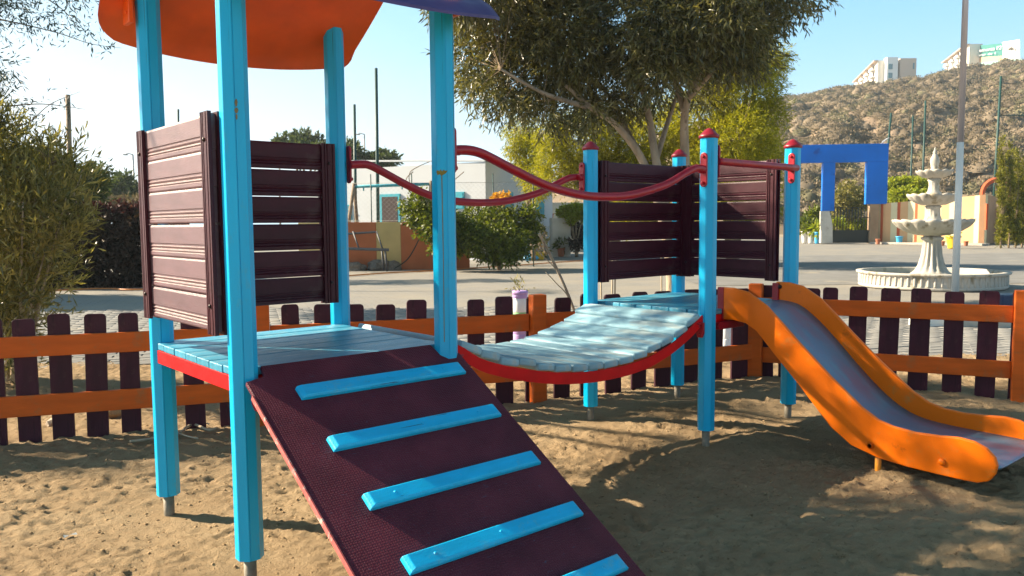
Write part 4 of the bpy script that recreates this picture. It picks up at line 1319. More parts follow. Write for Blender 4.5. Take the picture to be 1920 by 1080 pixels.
opening(fl_, 645, 661, 384, 412, m_glass, 1.6, 2)
opening(fl_, 855, 872, 360, 392, m_teal, 2, 2)
opening(fr_, 944, 960, 360, 395, m_teal, 2, 2)
opening(fr_, 1000, 1018, 370, 404, m_teal, 2, 3)

# ================================================================== GARDEN WALL, BENCH, FENCE, SWING
gwall = empty("garden_wall", col_at(760, 27)); tag(gwall, "low rendered garden wall painted in terracotta and sand yellow bays", "wall")
gf = face_frame(760, 27, math.radians(3))
for x0, x1, mt in ((560, 640, m_beige), (640, 705.5, m_terra), (705.5, 751.5, m_beige), (751.5, 812, m_terra), (812, 880, m_terra)):
    s0, D0 = face_s(gf, x0); s1, D1 = face_s(gf, x1)
    o, d, n = gf; c = o + d * (s0 + s1) / 2
    m = MB(); m.box((0, 0, 0), (s1 - s0 - .006, .25, 1.6)); m.build("painted_bay", mt, gwall, .01, Matrix.Translation((c.x, c.y, .775)) @ Matrix.Rotation(math.atan2(d.y, d.x), 4, 'Z'))
def rock(px, py, r, label, mat=m_rock, grp=None, D=None, seed=0):
    q = gnd(px, py) if D is None else col_at(px, D)
    bm = bmesh.new(); bmesh.ops.create_icosphere(bm, subdivisions=2, radius=1)
    rs = random.Random(seed)
    ph = [rs.uniform(0, 6) for _ in range(6)]
    for v in bm.verts:
        c = v.co
        v.co = c * (1 + .16 * math.sin(c.x * 3.1 + ph[0]) + .14 * math.sin(c.y * 3.7 + ph[1]) + .12 * math.sin(c.z * 4.3 + ph[2]))
        v.co.z *= .62; v.co.x *= 1.2
    me = bpy.data.meshes.new("rock"); bm.to_mesh(me); bm.free()
    o = add("rock", me, mat, None, Matrix.Translation((q.x, q.y, q.z + r * .3)) @ Matrix.Rotation(rs.uniform(0, 6), 4, 'Z') @ Matrix.Scale(r, 4))
    return tag(o, label, "rock", grp)
for k in range(13):
    px = 652 + k * 13 + random.uniform(-3, 3)
    rock(px, 507 - k * .5 + random.uniform(-2, 2), random.uniform(.22, .38), "dark rough rock in the row along the foot of the terracotta garden wall", grp="rocks along the foot of the garden wall", seed=k)

bench = empty("garden_bench", gnd(690, 507)); tag(bench, "grey slatted bench standing in front of the terracotta wall", "bench")
bd = 25.8
def bp(px, py, dd=0): return at(px, py, bd + dd)
for (dd, y) in ((0, 469), (.25, 468)):
    MB().tube([bp(628, y - 3, dd), bp(729, y, dd)], .045, 6, smooth=False).build("seat", m_bench, bench)
MB().tube([bp(628, 440, .5), bp(704, 435, .5)], .04, 6, smooth=False).build("backrest", m_bench, bench)
for x in (662, 706):
    MB().tube([bp(x, 434, .5), bp(x + 12, 469, .2)], .03, 6).build("back_support", m_bench, bench)
for (x, dd) in ((644, 0), (722, 0), (636, .4), (716, .4)):
    a = bp(x, 468, dd); b = Vector((a.x, a.y, 0)) + Vector((R2.x, R2.y, 0)) * .05
    MB().tube([a, b], .035, 6).build("leg", m_bench, bench)

clf = empty("chain_link_fence", col_at(750, 27.3)); tag(clf, "thin chain link fence above the low garden wall", "fence")
cf = face_frame(760, 27.6, math.radians(3))
s0, _ = face_s(cf, 620); s1, _ = face_s(cf, 1000); o, d, n = cf
for k in range(6):
    q = o + d * (s0 + (s1 - s0) * k / 5)
    MB().tube([(q.x, q.y, 0), (q.x, q.y, 3.2)], .02, 8).build("post", m_green_pole, clf)
m = MB(); h0, h1 = 1.6, 2.9; sp = .16
k = s0 - (h1 - h0)
while k < s1:
    for sg in (1, -1):
        a0, a1 = (k, k + (h1 - h0)) if sg > 0 else (k + (h1 - h0), k)
        t0, t1 = 0, 1
        lo, hi = sorted((a0, a1))
        # clip to the fence length
        pts = []
        for t in (0, 1):
            s_ = a0 + (a1 - a0) * t
            tt = t
            if s_ < s0: tt = (s0 - a0) / (a1 - a0)
            if s_ > s1: tt = (s1 - a0) / (a1 - a0)
            s_ = a0 + (a1 - a0) * tt
            q = o + d * s_; pts.append(Vector((q.x, q.y, h0 + (h1 - h0) * tt)))
        if (pts[1] - pts[0]).length > .05: m.tube(pts, .0016, 3, cap=False)
    k += sp
m_wire = M("fence_wire", (.35, .36, .34), .6, .1, metal=.3)
w = m.build("wire_mesh", m_wire, clf); tag(w, kind="stuff")
for z in (1.62, 2.9):
    qa = o + d * s0; qb = o + d * s1
    MB().tube([(qa.x, qa.y, z), (qb.x, qb.y, z)], .006, 4).build("line_wire", m_wire, clf)

sw = empty("swing_frame", col_at(670, 29)); tag(sw, "swing frame with teal crossbar and weathered wooden legs behind the garden wall", "swing")
sa = at(664, 350, 29); sb = at(808, 345, 29.5)
MB().tube([sa, sb], .055, 8).build("crossbar", m_teal, sw)
for (px, D) in ((640, 28.3), (673, 29.6)):
    b = col_at(px, D); MB().tube([sa + Vector((0, 0, .1)), b], [.06, .08], 7).build("leg", m_wood, sw)
for (px, D) in ((800, 28.6), (822, 30.4)):
    b = col_at(px, D); MB().tube([sb + Vector((0, 0, .1)), b], [.06, .08], 7).build("leg", m_wood, sw)
for t in (.12, .22, .62, .74):
    q = sa + (sb - sa) * t; MB().tube([q, q - Vector((0, 0, .16))], .025, 6).build("hanger", m_teal, sw)

# gate pillars and pots at the house entrance
slab("gate_pillar", m_pillar, 1050, 36.3, -.05, 1.72, .86, .5, "rendered pale pillar with a stained face beside the house entrance", "pillar", .2, .02)
slab("gate_pillar", m_pillar, 1027, 38.5, -.05, 1.62, .45, .4, "narrow pale pillar behind the stained one, carrying a flower pot", "pillar", .2, .02)
slab("low_wall", M("cream_wall", (.62, .54, .42), .9, .1, 1), 1062, 42, -.05, 2.55, 2.1, .3, "cream garden wall behind the pillars and the lime coloured shrub", "wall", .1)
lg_ = empty("entrance_gate", col_at(1022, 37.6)); tag(lg_, "small pale barred gate left of the stained pillar", "gate")
for k in range(7):
    q = col_at(1006 + k * 4, 37.4); MB().tube([(q.x, q.y, 0), (q.x, q.y, 1.35)], .02, 5).build("bar", m_whitep, lg_)
a = col_at(1005, 37.4); b = col_at(1031, 37.4)
for z in (.1, 1.3): MB().tube([(a.x, a.y, z), (b.x, b.y, z)], .03, 5).build("rail", m_whitep, lg_)

def pot(px, py, w_px, h_px, mat, label, cat="plant pot", shape=0, plant=None, z=0, grp=None, D=None, nm="plant_pot"):
    q = gnd(px, py) if D is None else col_at(px, D)
    if z: q = Vector((q.x, q.y, z))
    Dp = (q - CAM).dot(fw); r = w_px / 2 / F_PX * Dp; h = h_px / F_PX * Dp
    e = empty(nm, q); tag(e, label, cat, grp)
    W = Matrix.Translation(q)
    prof = [(r * .66, 0), (r * .72, h * .1), (r * .92, h * .82), (r * .94, h * .84), (r * 1.04, h * .85), (r * 1.04, h), (r * .9, h), (r * .85, h * .8)]
    MB().lathe(prof, 20).build("pot", mat, e, 0, W)
    if plant:
        foliage("leaves", [((q.x, q.y, q.z + h + r * plant[1] * .6), (r * plant[0], r * plant[0], r * plant[1]))], plant[2], e, plant[3], 4, plant[4], plant[4] * .3, .1, -.3, seed=int(px))
    return e
pot(1030, 0, 18, 13, m_pot, "small terracotta pot standing on the narrow pillar", D=38.5, z=1.62)
pot(1052, 481, 15, 16, m_pot, "terracotta pot at the foot of the stained pillar", plant=(1.2, 1.5, l_green, 90, .25))
pot(1013, 487, 20, 15, m_yellow, "yellow pot with a ragged plant left of the house entrance", plant=(1.2, 3.2, l_bush, 220, .3))
rock(995, 488, .28, "pale blue lump lying at the foot of the big bush", m_bluepot, seed=51)
pot(1686, 458, 13, 15, m_bluepot, "blue pot in front of the striped wall")
pot(1787, 466, 26, 24, m_yellow, "yellow bucket in front of the striped wall behind the fountain", "bucket", nm="bucket", plant=(1.0, .5, l_lime, 60, .25))
pot(1646, 458, 9, 10, m_pot, "small terracotta pot beside the brown gate pillar")
pot(1767, 461, 9, 9, m_pot, "small terracotta pot left of the yellow bucket")
pot(1811, 461, 9, 9, m_pot, "small terracotta pot right of the flagpole")
G3 = "planting tubs left of the gateway"
pot(1508, 456, 12, 22, m_whitep, "white tub at the left end of the three by the gateway", "tub", nm="planting_tub", grp=G3, plant=(1.3, 2.0, l_green, 120, .5))
pot(1520, 456.5, 12, 22, m_whitep, "white tub in the middle of the three by the gateway", "tub", nm="planting_tub", grp=G3, plant=(1.3, 2.0, l_green, 120, .5))
pot(1532, 457, 12, 22, m_bluepot, "pale blue tub nearest the gateway pillar", "tub", nm="planting_tub", grp=G3, plant=(1.3, 1.8, l_lime, 120, .5))

# painted planters behind the fence
def planter(px, D, r, bands, label):
    q = col_at(px, D); e = empty("painted_planter", q); tag(e, label, "planter")
    z = 0
    for h, mt in bands:
        MB().lathe([(r * .96, z), (r, z + .01), (r, z + h - .01), (r * .96, z + h)], 20).build("band", mt, e, 0, Matrix.Translation(q)); z += h
    MB().lathe([(r * 1.06, z - .015), (r * 1.08, z), (r * 1.06, z + .02), (r * .8, z + .02)], 20).build("rim", bands[-1][1], e, 0, Matrix.Translation(q))
    foliage("dry_leaves", [((q.x, q.y, z + .05), (r, r, .06))], l_bush, e, 60, 3, .06, .012, .08, -.4, seed=int(px))
m_lil = M("lilac_paint", (.45, .30, .62), .6, .1); m_wht = M("white_band", (.75, .75, .78), .6, .08); m_grn = M("green_band", (.25, .52, .22), .6, .1); m_tl = M("teal_band", (.08, .45, .50), .6, .1)
planter(974, 8.7, .082, [(.30, m_lil), (.14, m_lil), (.10, m_grn), (.15, m_wht), (.06, m_lil)], "tall planter painted lilac, green and white beside the orange post")
planter(1364, 9.6, .065, [(.10, m_wht), (.16, m_wht), (.12, m_tl), (.07, m_lil)], "small planter painted white, teal and lilac seen under the slide platform")

# ================================================================== HOSES, STICKS
def ground_line(name, pts, r, mat, label, cat, z=.015, n=6):
    P_ = [gnd(px, py, z) for px, py in pts]
    m = MB(); m.tube(curve_pts(P_, 8), r, n)
    return tag(m.build(name, mat), label, cat)
ground_line("garden_hose", [(60, 548), (130, 543), (200, 541), (240, 543), (300, 541)], .02, m_hose, "orange hose lying in front of the dark hedge", "hose", .02)
ground_line("garden_hose", [(640, 518), (720, 512), (800, 508), (880, 503), (960, 498), (1040, 492), (1100, 488)], .022, m_hose, "orange hose lying along the far edge of the pavement", "hose", .02)
# cable hanging on the garden wall
m = MB(); m.tube(curve_pts([at(795, 424, 26.7), at(785, 450, 26.7), at(765, 485, 26.6), at(740, 503, 26.3)], 6), .02, 5)
tag(m.build("loose_cable", m_black), "dark cable hanging down over the terracotta wall", "cable")
# dry stems leaning by the fence
dsr = empty("dry_stems", col_at(1085, 7.5)); tag(dsr, "bundle of dry bare stems leaning above the pickets behind the bridge", "dead plant")
def D_(px, py, D): return at(px, py, D)
for pts, r in (([(1010, 440), (1022, 462), (1048, 515), (1074, 575), (1092, 640)], .011), ([(1018, 447), (1034, 480), (1058, 532), (1080, 590), (1094, 650)], .010), ([(1023, 510), (1042, 530), (1068, 562), (1090, 640)], .007), ([(1008, 470), (1024, 486), (1040, 502), (1056, 530)], .006), ([(1012, 436), (1018, 452), (1020, 470)], .009)):
    P_ = [D_(x, y, 7.6) for x, y in pts]
    MB().tube(curve_pts(P_, 5), [r * (.6 + .5 * i / (5 * (len(P_) - 1))) for i in range(5 * (len(P_) - 1) + 1)], 6).build("stem", m_dry, dsr)
q = D_(1016, 455, 7.6)
foliage("dead_leaves", [((q.x, q.y, q.z), (.04, .04, .09))], leafmat("dead_leaf", (.30, .20, .12), (.5, .38, .26), .2), dsr, 26, 2, .05, .02, .04, .4, seed=9)
stk = empty("bamboo_stakes", col_at(1190, 8.6)); tag(stk, "thin pale stakes standing beyond the fence below the far panel", "stakes")
for px, lean in ((1131, -6), (1146, 3), (1152, 2), (1243, -3)):
    a = col_at(px, 8.6); b = at(px + lean, 470, 8.6)
    MB().tube([a, b], .009, 6).build("stake", m_dry, stk)
# branch on the sand, stones, litter
br_ = empty("fallen_branch", gnd(330, 820)); tag(br_, "bleached dry branch lying on the sand in the fence shadow", "branch")
for pts, r in (([(243, 828), (275, 824), (305, 819), (335, 812), (352, 800), (366, 796), (390, 806), (405, 803)], .010), ([(335, 812), (352, 818), (372, 822)], .006), ([(366, 796), (380, 792), (392, 795)], .005)):
    P_ = [gnd(x, y, .03) for x, y in pts]
    MB().tube(curve_pts(P_, 4), r, 6).build("stem", m_dry, br_)
rock(190, 800, .085, "yellowish stone behind the second picket gap at the left", M("yellow_stone", (.42, .28, .13), .9, .2, 8), seed=3, D=6.3)
rock(222, 795, .06, "grey stone behind the fence right of the yellowish one", m_rock, seed=8, D=6.5)
rock(85, 815, .07, "pale stone under the lower rail at the far left", M("pale_stone", (.40, .33, .25), .9, .2, 8), seed=12, D=6.0)
m = MB(); q = gnd(132, 1005, .012)
m.poly([q + Vector(v) for v in ((-.03, -.01, 0), (-.005, -.014, .012), (.03, -.008, .002), (.028, .012, .008), (.0, .014, .0), (-.028, .010, .01))], [(0, 1, 4, 5), (1, 2, 3, 4)])
tag(m.build("paper_scrap", m_whitep), "small crumpled white scrap lying on the sunlit sand", "litter")

# ================================================================== PLANTS
def plant(name, label, cat, base, clumps, lm, count, lpt, L, W, twig, droop, seed, trunks=(), bark=None, r0=.012, per=3, group=None, crown="crown", shell=.35, out=.6):
    e = empty(name, base); tag(e, label, cat, group)
    c = foliage(crown, clumps, lm, e, count, lpt, L, W, twig, droop, seed, shell, out)
    if trunks:
        m = MB(); fr = []
        for pts, ra, rb in trunks:
            fr += limb(m, pts, ra, rb, 9, .0)
        m.build("trunk", bark or m_bark, e)
        if per:
            m = MB(); twigs_to(m, fr[len(fr) // 4:], clumps, per, r0, seed)
            m.build("twigs", m_twig, e)
    return e

# big acacia
TD = 15.0
tb = col_at(1262, TD)
cl = []
for (x, y, r_) in ((900, 95, 70), (985, 130, 85), (1065, 80, 95), (985, 185, 50), (1120, 150, 75), (1180, 50, 100), (1290, 40, 100), (1340, 100, 60), (1400, 30, 80), (1445, 0, 55), (1485, 5, 34), (1525, -12, 26), (900, -50, 110), (1050, -90, 140), (1200, -120, 150), (1350, -100, 140), (1440, -90, 80), (1240, 120, 60), (1075, 200, 40), (880, 10, 70), (1150, -260, 180), (1320, -260, 170), (905, 165, 40), (1040, 30, 90), (960, 40, 90), (1180, 190, 38), (1400, 95, 35), (868, 130, 30), (1410, -170, 100)):
    cl.append(clump(x, y, TD, r_ * .92, .8, random.uniform(-1.6, 1.6)))
def tp(px, py, dd=0): return at(px, py, TD + dd)
zb_ = tb
cl += [clump(x, y, TD, r_, .8, dd) for x, y, r_, dd in ((1330, 60, 60, -1.5), (1385, 85, 50, -1.4), (1100, 215, 32, -1), (1150, 195, 34, .5), (1225, 175, 36, 1), (1310, 175, 30, 1), (1025, 218, 28, -1), (945, 190, 30, -.8), (1240, 60, 60, -1.6), (1400, 60, 40, -1), (1340, 20, 60, -1.8))]
trk = [([tb, tp(1258, 500), tp(1240, 400), tp(1207, 305), tp(1160, 240, -.3), tp(1110, 203, -.6), tp(1060, 160, -.8)], .12, .03),
       ([tb, tp(1260, 480), tp(1245, 380), tp(1230, 300), tp(1215, 210, .2), tp(1190, 110, .4), tp(1175, 20, .5)], .125, .03),
       ([tb, tp(1275, 480), tp(1284, 380), tp(1284, 290), tp(1286, 200, -.3), tp(1318, 120, -.6), tp(1345, 40, -.8)], .145, .03),
       ([tp(1284, 210, -.3), tp(1262, 130), tp(1255, 50)], .07, .03), ([tp(1286, 190, -.3), tp(1340, 130, -1), tp(1400, 60, -1.2)], .055, .015),
       ([tp(1230, 300), tp(1252, 230, .5), tp(1275, 160, .8)], .06, .03), ([tp(1207, 305), tp(1165, 225, .6), tp(1130, 160, 1.0)], .07, .03),
       ([tp(1110, 203, -.6), tp(1020, 175, -1), tp(940, 130, -1.2)], .05, .02), ([tp(1175, 20, .5), tp(1080, -80, .6)], .05, .02), ([tp(1345, 40, -.8), tp(1450, -40, -1)], .05, .02)]
plant("acacia_tree", "large acacia with several pale forking trunks and dark drooping foliage behind the second tower", "tree", tb, cl, l_acacia, 175000, 10, .15, .030, .42, .55, 21, trk, m_bark, .006, 4)

# feathery yellow green trees behind it
YD = 27
def tree_px(name, label, cat, D, cls, lm, count, lpt, L, W, twig, droop, seed, bx, trunk_r=.15, group=None, bark=None, per=3, spread=.1, shell=.35, sq=.8, crown="crown"):
    cl = [clump(x, y, D, r_, sq, random.uniform(-1, 1) * spread * D / 3) for x, y, r_ in cls]
    b = col_at(bx, D); cen = Vector(cl[0][0])
    tr = []
    for c, r_ in cl[:5]:
        c = Vector(c); mid = (b + c) / 2 + Vector((random.uniform(-.2, .2), random.uniform(-.2, .2), 0)); mid.x = b.x * .7 + c.x * .3; mid.y = b.y * .7 + c.y * .3
        tr.append(([b, mid, c], trunk_r, trunk_r * .3))
    return plant(name, label, cat, b, cl, lm, count, lpt, L, W, twig, droop, seed, tr, bark or m_twig, trunk_r * .12, per, group, crown, shell)
tree_px("feathery_tree", "tall yellow green feathery tree right behind the acacia", "tree", YD, [(1400, 170, 62), (1440, 215, 30), (1385, 265, 62), (1310, 215, 62), (1425, 120, 40), (1435, 290, 36), (1330, 295, 55), (1395, 330, 55), (1350, 130, 50), (1455, 105, 20), (1330, 360, 50), (1410, 380, 45)], l_yellow, 80000, 10, .15, .028, .5, .25, 31, 1375, .2)
tree_px("feathery_tree", "lower yellow green feathery tree filling the space left of the acacia trunks", "tree", YD + 2, [(1090, 265, 62), (1050, 305, 45), (1160, 265, 60), (1140, 320, 50), (1220, 250, 55), (1205, 330, 50), (1035, 260, 30), (1090, 330, 38), (1270, 300, 55), (1190, 390, 50)], l_yellow, 75000, 10, .15, .028, .5, .25, 32, 1150, .18)
tree_px("feathery_tree", "slender pale green tree at the edge of the white house", "tree", YD + 5, [(975, 245, 26), (985, 285, 28), (1000, 320, 28), (965, 275, 16), (1005, 265, 24), (1010, 350, 22)], l_yellow, 14000, 8, .14, .03, .4, .4, 33, 1000, .09)

# shrubs by the house
tree_px("flowering_shrub", "bougainvillea shrub spilling over the terracotta wall", "shrub", 26.2, [(785, 400, 24), (803, 425, 24), (770, 384, 14), (790, 372, 14), (830, 415, 34), (842, 450, 34), (800, 395, 20)], l_green, 7000, 7, .13, .07, .3, .2, 41, 820, .06)
m = MB()
for pts in ([(800, 380), (772, 350), (768, 325), (785, 312), (806, 303)], [(795, 385), (765, 355), (762, 335), (775, 322)], [(820, 370), (835, 345), (848, 340), (870, 322)], [(780, 380), (760, 372), (752, 380)]):
    m.tube(curve_pts([at(x, y, 26.2) for x, y in pts], 6), .014, 4)
tag(m.build("arching_stems", m_twig), "thin arching stems rising out of the bougainvillea in front of the house", "stems")
tree_px("broad_shrub", "broad dark green rounded shrub in front of the white house", "shrub", 26.0, [(890, 415, 34), (930, 412, 32), (972, 412, 30), (905, 450, 36), (952, 450, 36), (995, 402, 18), (872, 440, 32), (985, 440, 28), (918, 470, 26), (960, 472, 26)], l_green, 16000, 7, .12, .06, .25, .1, 42, 935, .06, per=4)
tree_px("blossom_spray", "spray of orange blossom on top of the broad shrub", "flowers", 26.6, [(935, 375, 12), (948, 370, 8), (925, 378, 8)], l_flower, 900, 5, .09, .06, .12, 0, 43, 935, .02, crown="blossoms", per=1)
tree_px("lime_shrub", "bright lime green shrub clipped round beside the stained pillar", "shrub", 35.5, [(1062, 398, 15), (1080, 396, 16), (1094, 402, 14), (1070, 408, 12)], l_lime, 4500, 5, .12, .07, .16, 0, 44, 1080, .05)
tree_px("dark_shrub", "dark leggy growth under the lime green shrub", "shrub", 35.8, [(1080, 430, 14), (1082, 455, 14), (1092, 440, 14)], l_dark, 2500, 5, .14, .06, .2, .1, 45, 1082, .05)
# dark hedge on the left
hc = []
for k in range(19):
    px = -60 + k * 21
    for (y, rr_) in ((415, 22), (445, 26), (480, 26), (515, 26), (535, 18)):
        hc.append(clump(px + random.uniform(-6, 6), y + random.uniform(-4, 4), 20.3, rr_, 1, random.uniform(-.2, .2)))
e = empty("dark_hedge", col_at(150, 20.3)); tag(e, "tall dark hedge with burgundy tips behind the left bush", "hedge")
foliage("foliage", hc, l_dark, e, 42000, 6, .11, .07, .16, .1, 51, .5)
foliage("tips", [clump(-60 + k * 13 + random.uniform(-4, 4), 394 + random.uniform(-5, 5), 20.3, 11, .9) for k in range(31)], l_darkred, e, 6000, 5, .11, .06, .14, -.1, 52, .3)
m = MB()
for k in range(30):
    q = col_at(-60 + k * 13, 20.3 + random.uniform(-.1, .1)); m.tube([q, q + Vector((random.uniform(-.1, .1), random.uniform(-.1, .1), 1.5))], .025, 5)
m.build("stems", m_twig, e)
# inner woody mass of the hedge so that no light passes low down
# far trees at left
tree_px("round_tree", "small round grey green tree beyond the dark hedge", "tree", 62, [(228, 360, 26), (208, 370, 20), (250, 370, 20), (230, 346, 18), (195, 380, 14), (258, 385, 12)], l_far, 5000, 6, .42, .16, .6, 0, 61, 226, .2)
tree_px("bushy_tree", "dark bushy tree at the right edge of the left bush", "tree", 24, [(165, 345, 28), (180, 330, 20), (178, 365, 20), (140, 340, 30)], l_far, 5000, 6, .16, .06, .3, 0, 62, 165, .12)
tree_px("domed_tree", "olive green domed tree rising behind the left bush", "tree", 22, [(55, 320, 46), (85, 315, 40), (30, 330, 40), (110, 335, 26)], leafmat("olive_green", (.09, .10, .02), (.20, .20, .03), .3), 9000, 7, .13, .05, .3, 0, 63, 60, .15)
tree_px("low_scrub_bank", "pinkish brown scrub below the small round tree", "bush", 45, [(215, 388, 14), (240, 386, 14), (262, 388, 14), (190, 385, 14)], l_scrub, 2500, 6, .3, .12, .4, 0, 64, 230, .05)
G4 = "dark treetops beyond the white house"
tree_px("far_tree", "widest dark treetop above the back panel of the first tower", "tree", 70, [(570, 264, 20), (548, 266, 15), (592, 268, 15), (600, 285, 20), (560, 285, 24)], l_far, 3200, 5, .42, .2, .5, 0, 65, 570, .2, G4)
tree_px("far_tree", "dark treetop just right of the third turquoise post", "tree", 70, [(655, 284, 20), (668, 292, 14), (640, 290, 18), (655, 305, 20)], l_far, 2600, 5, .42, .2, .5, 0, 66, 655, .2, G4)
tree_px("far_tree", "low dark treetop behind the tallest green pole", "tree", 70, [(700, 302, 12), (722, 298, 14), (712, 306, 14), (735, 302, 8), (690, 304, 10)], l_far, 2600, 5, .42, .2, .5, 0, 67, 712, .2, G4)
tree_px("far_tree", "tiny treetop at the left of the group above the back panel", "tree", 70, [(525, 266, 7), (524, 274, 9)], l_far, 500, 4, .4, .2, .4, 0, 68, 525, .1, G4)
# right side
tree_px("clipped_hedge", "bright green rounded hedge behind the striped wall", "hedge", 55, [(1672, 352, 18), (1695, 348, 18), (1718, 350, 18), (1735, 358, 14), (1660, 368, 16), (1690, 370, 18), (1715, 372, 18), (1738, 375, 14)], l_lime, 9000, 5, .24, .12, .3, 0, 71, 1700, .08)
tree_px("grey_tree", "grey green bushy tree seen through the gateway opening", "tree", 60, [(1590, 368, 24), (1575, 378, 20), (1607, 376, 20), (1590, 395, 22), (1592, 352, 12)], l_bush, 6000, 6, .3, .09, .4, 0, 72, 1590, .1)
tree_px("low_bush", "small green bush behind the planting tubs", "bush", 60, [(1530, 402, 14), (1522, 412, 12), (1540, 410, 10), (1512, 420, 10)], l_green, 1800, 5, .3, .12, .3, 0, 73, 1525, .05)
tree_px("low_bush", "low bush seen through the bars of the dark gate", "bush", 58, [(1570, 420, 12), (1590, 424, 12), (1612, 424, 14)], l_lime, 1500, 5, .3, .12, .3, 0, 74, 1590, .05)
G5 = "slender conifers at the right edge"
for k, (px, yt_, lab) in enumerate(((1878, 262, "slender conifer nearest the coral arch, leftmost of its row"), (1893, 272, "second slender conifer from the arch, lower than the first"), (1906, 285, "third slender conifer from the arch"), (1918, 300, "slender conifer cut by the right edge of the picture"), (1936, 270, "slender conifer just outside the row's near end"))):
    cls = []; y = yt_
    while y < 455:
        cls.append((px + random.uniform(-2, 2), y, 2.4 + 2.6 * min(1, (y - yt_) / 60))); y += 8
    tree_px("slender_conifer", lab, "conifer", 42 + k * .3, cls[::-1], l_cyp, 5200, 6, .16, .035, .16, -.9, 80 + k, px, .05, G5, per=1, spread=.02, sq=1.6)
# oleander in front left, behind the fence
BD = 7.7
ol = [(40, 340, 52), (100, 345, 48), (135, 362, 30), (60, 420, 66), (112, 430, 40), (40, 510, 62), (85, 500, 46), (20, 590, 46), (60, 585, 34), (0, 270, 44), (-60, 400, 100), (-70, 270, 70), (-50, 550, 80), (10, 660, 24), (18, 730, 18), (-40, 650, 60), (90, 290, 24), (130, 300, 18)]
cl = [clump(x, y, BD, r_, 1.1, random.uniform(-.3, .3)) for x, y, r_ in ol]
b = col_at(15, BD)
tr = []
for k in range(11):
    e2 = Vector(cl[k % 8][0]) + Vector((random.uniform(-.2, .2), random.uniform(-.2, .2), random.uniform(0, .3)))
    b2 = b + Vector((random.uniform(-.12, .12), random.uniform(-.12, .12), 0))
    tr.append(([b2, b2 * .6 + e2 * .4 + Vector((0, 0, .1)), e2], .018, .006))
plant("oleander_bush", "tall olive toned bush with narrow leaves behind the fence at the left edge", "bush", b, cl, l_bush, 22000, 12, .105, .0165, .30, -.55, 91, tr, m_dry, .004, 7)

# overhanging tree: trunk stands outside the picture, its branch tips hang into the top left corner
ND = 6.6
nb = uv(-8.2, 8.6)
vis = [(20, 10, 34), (70, 18, 30), (120, 35, 26), (165, 52, 20), (205, 72, 14), (60, 50, 16), (20, 185, 26), (60, 225, 22), (95, 185, 14), (125, 200, 12), (20, 240, 24), (-40, 120, 60), (-60, 10, 80), (120, -20, 40)]
cl = [clump(x, y, ND + 1.2, r_, .55, random.uniform(-.3, .3)) for x, y, r_ in vis]
def shade(T, z, r_, sq=.5):
    """crown clump standing at height z on the sun side of a dappled place T"""
    T = Vector(T); q = T + SDIR * ((z - T.z) / SDIR.z); return (tuple(q), (r_, r_, r_ * sq))
SH = [((1.9, -.4, .7), 4.3, .34), ((2.5, -.1, .7), 4.6, .34), ((2.9, -.7, .8), 4.2, .30), ((1.5, -.2, .7), 4.8, .22), ((2.3, -.9, .6), 4.9, .2),
      ((3.3, -.3, 1.6), 4.6, .45), ((3.9, -.2, 1.5), 4.8, .50), ((3.7, -.9, 1.6), 4.4, .35), ((4.2, -.7, 1.4), 5.0, .45), ((3.4, -1.1, 1.1), 4.3, .30),
      ((3.6, -1.6, .5), 4.7, .34), ((4.0, -1.9, .4), 4.4, .34), ((3.5, -2.3, .2), 4.9, .30), ((4.1, -2.6, .2), 4.5, .30), ((3.0, -2.2, 0), 4.6, .5), ((2.5, -2.9, 0), 4.8, .5),
      ((3.6, -3.4, 0), 4.6, .45), ((4.6, -1.2, .6), 4.8, .45), ((4.9, -2.2, .2), 4.6, .35), ((3.6, .2, .4), 4.5, .45), ((4.6, .2, .4), 4.8, .5), ((5.2, -.8, .4), 4.7, .5), ((3.9, -3.6, 0), 4.9, .5), ((3.0, -3.0, 0), 4.5, .45), ((4.7, -3.4, 0), 4.6, .5), ((2.2, -2.4, 0), 5.0, .4), ((3.5, -4.4, 0), 4.8, .5), ((2.7, -3.7, 0), 4.9, .45), ((4.4, -.2, 1.7), 4.9, .4), ((5.7, -.7, .55), 4.9, .5), ((6.0, -1.3, .6), 5.0, .5), ((6.2, -1.8, .5), 4.8, .45), ((5.9, -1.0, .1), 5.2, .5), ((6.4, -2.3, .4), 5.0, .5), ((-.5, 1.75, 0), 5.0, .26), ((-.1, 1.55, 0), 5.1, .26), ((.35, 1.4, 0), 5.0, .26), ((.8, 1.15, 0), 5.1, .26), ((1.3, .95, 0), 5.0, .26), ((1.7, .8, 0), 5.0, .2), ((0.1, 1.3, 0), 4.9, .35), ((.7, 1.0, 0), 5.1, .3)]
cl2 = [shade(T, z, r_) for T, z, r_ in SH]
fork = Vector((-3.6, 4.2, 3.0)) if False else nb + Vector((.6, -.4, 2.4))
tr = [([nb, nb + Vector((.1, 0, 1.2)), fork], .16, .11)]
for (c, r_) in (cl2[4], cl2[9], cl2[14], cl2[18], cl2[20], cl2[12], cl2[7]):
    c = Vector(c); mid = (fork + c) / 2 + Vector((0, 0, .35)); tr.append(([fork, mid, c], .06, .012))
plant("overhanging_tree", "fine leaved tree whose branch tips hang into the top left corner", "tree", nb, cl, l_near, 4200, 7, .062, .013, .22, .35, 95, tr, m_bark, .006, 0)
ot = [o for o in bpy.data.objects if o.name.startswith("overhanging_tree")][0]
foliage("canopy", cl2, l_near, ot, 25000, 8, .085, .026, .28, .3, 96, .2)
m = MB(); twigs_to(m, [Vector(c) for c, r_ in cl2[::2]], cl2, 5, .006, 97); m.build("twigs", m_bark, ot)
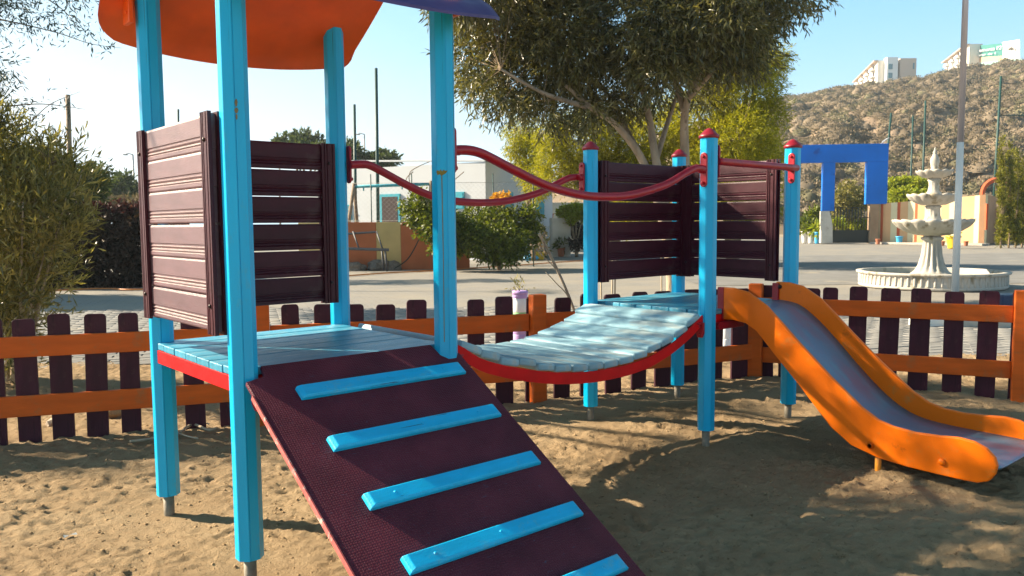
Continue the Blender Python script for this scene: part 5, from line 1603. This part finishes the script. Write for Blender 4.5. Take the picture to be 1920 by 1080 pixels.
for pts in ([(-30, 30), (40, 45), (110, 62), (170, 82), (228, 90)], [(-30, 215), (40, 235), (95, 195), (150, 172)], [(10, 200), (80, 195), (160, 205)], [(60, -20), (120, 20), (150, 60)]):
    MB().tube(curve_pts([at(x, y, ND + 1.2) for x, y in pts], 5), [.008 * (1 - .8 * i / (5 * (len(pts) - 1))) for i in range(5 * (len(pts) - 1) + 1)], 5).build("branch", m_twig, ot)

# tree outside the left edge that shades the far pavement
tree_px("shade_tree", "broad tree beyond the left edge whose shadow crosses the far pavement", "tree", 17.5, [(-420, 250, 120), (-520, 180, 130), (-330, 200, 100), (-430, 90, 110), (-600, 280, 100), (-350, 330, 80)], l_far, 16000, 7, .2, .08, .35, .1, 98, -430, .2)

# unseen taller tree added further left, crown clumps placed to streak the yard with shade
cl3 = [shade(gnd(px, py), 9.0 + dz, r_, .6) for px, py, dz, r_ in ((705, 592, 0, .75), (765, 588, .6, .6), (690, 529, -.4, .8), (800, 527, .4, .55), (900, 525, 0, .6), (60, 562, 0, 1.0), (150, 560, .8, 1.0), (245, 563, -.5, 1.0), (110, 575, .3, .8), (205, 572, .6, .8), (1000, 545, 1.2, .4), (340, 560, .4, .9))]
b3 = uv(-22, 22)
fk = b3 + Vector((0, 0, 5.5))
tr3 = [([b3, b3 + Vector((.2, .1, 2.8)), fk], .28, .16)] + [([fk, (fk + Vector(c)) / 2 + Vector((0, 0, .5)), Vector(c)], .08, .02) for c, r_ in cl3[::2]]
plant("shade_tree", "unseen tall tree added beyond the left edge to streak the yard with shade", "tree", b3, cl3, l_far, 12000, 7, .2, .08, .4, .1, 99, tr3, m_bark, .01, 3)

# thin summer haze over the valley
hz = MB(); hz.box((0, 0, 59.2), (1900, 1900, 121.4))
hm = bpy.data.materials.new("haze_air"); hm.use_nodes = True; hm.node_tree.nodes.clear()
ho = hm.node_tree.nodes.new("ShaderNodeOutputMaterial"); pv_ = hm.node_tree.nodes.new("ShaderNodeVolumePrincipled")
pv_.inputs['Color'].default_value = (.78, .90, 1, 1); pv_.inputs['Density'].default_value = .0004; pv_.inputs['Anisotropy'].default_value = .2
hm.node_tree.links.new(pv_.outputs[0], ho.inputs['Volume'])
tag(hz.build("haze", hm), kind="stuff")
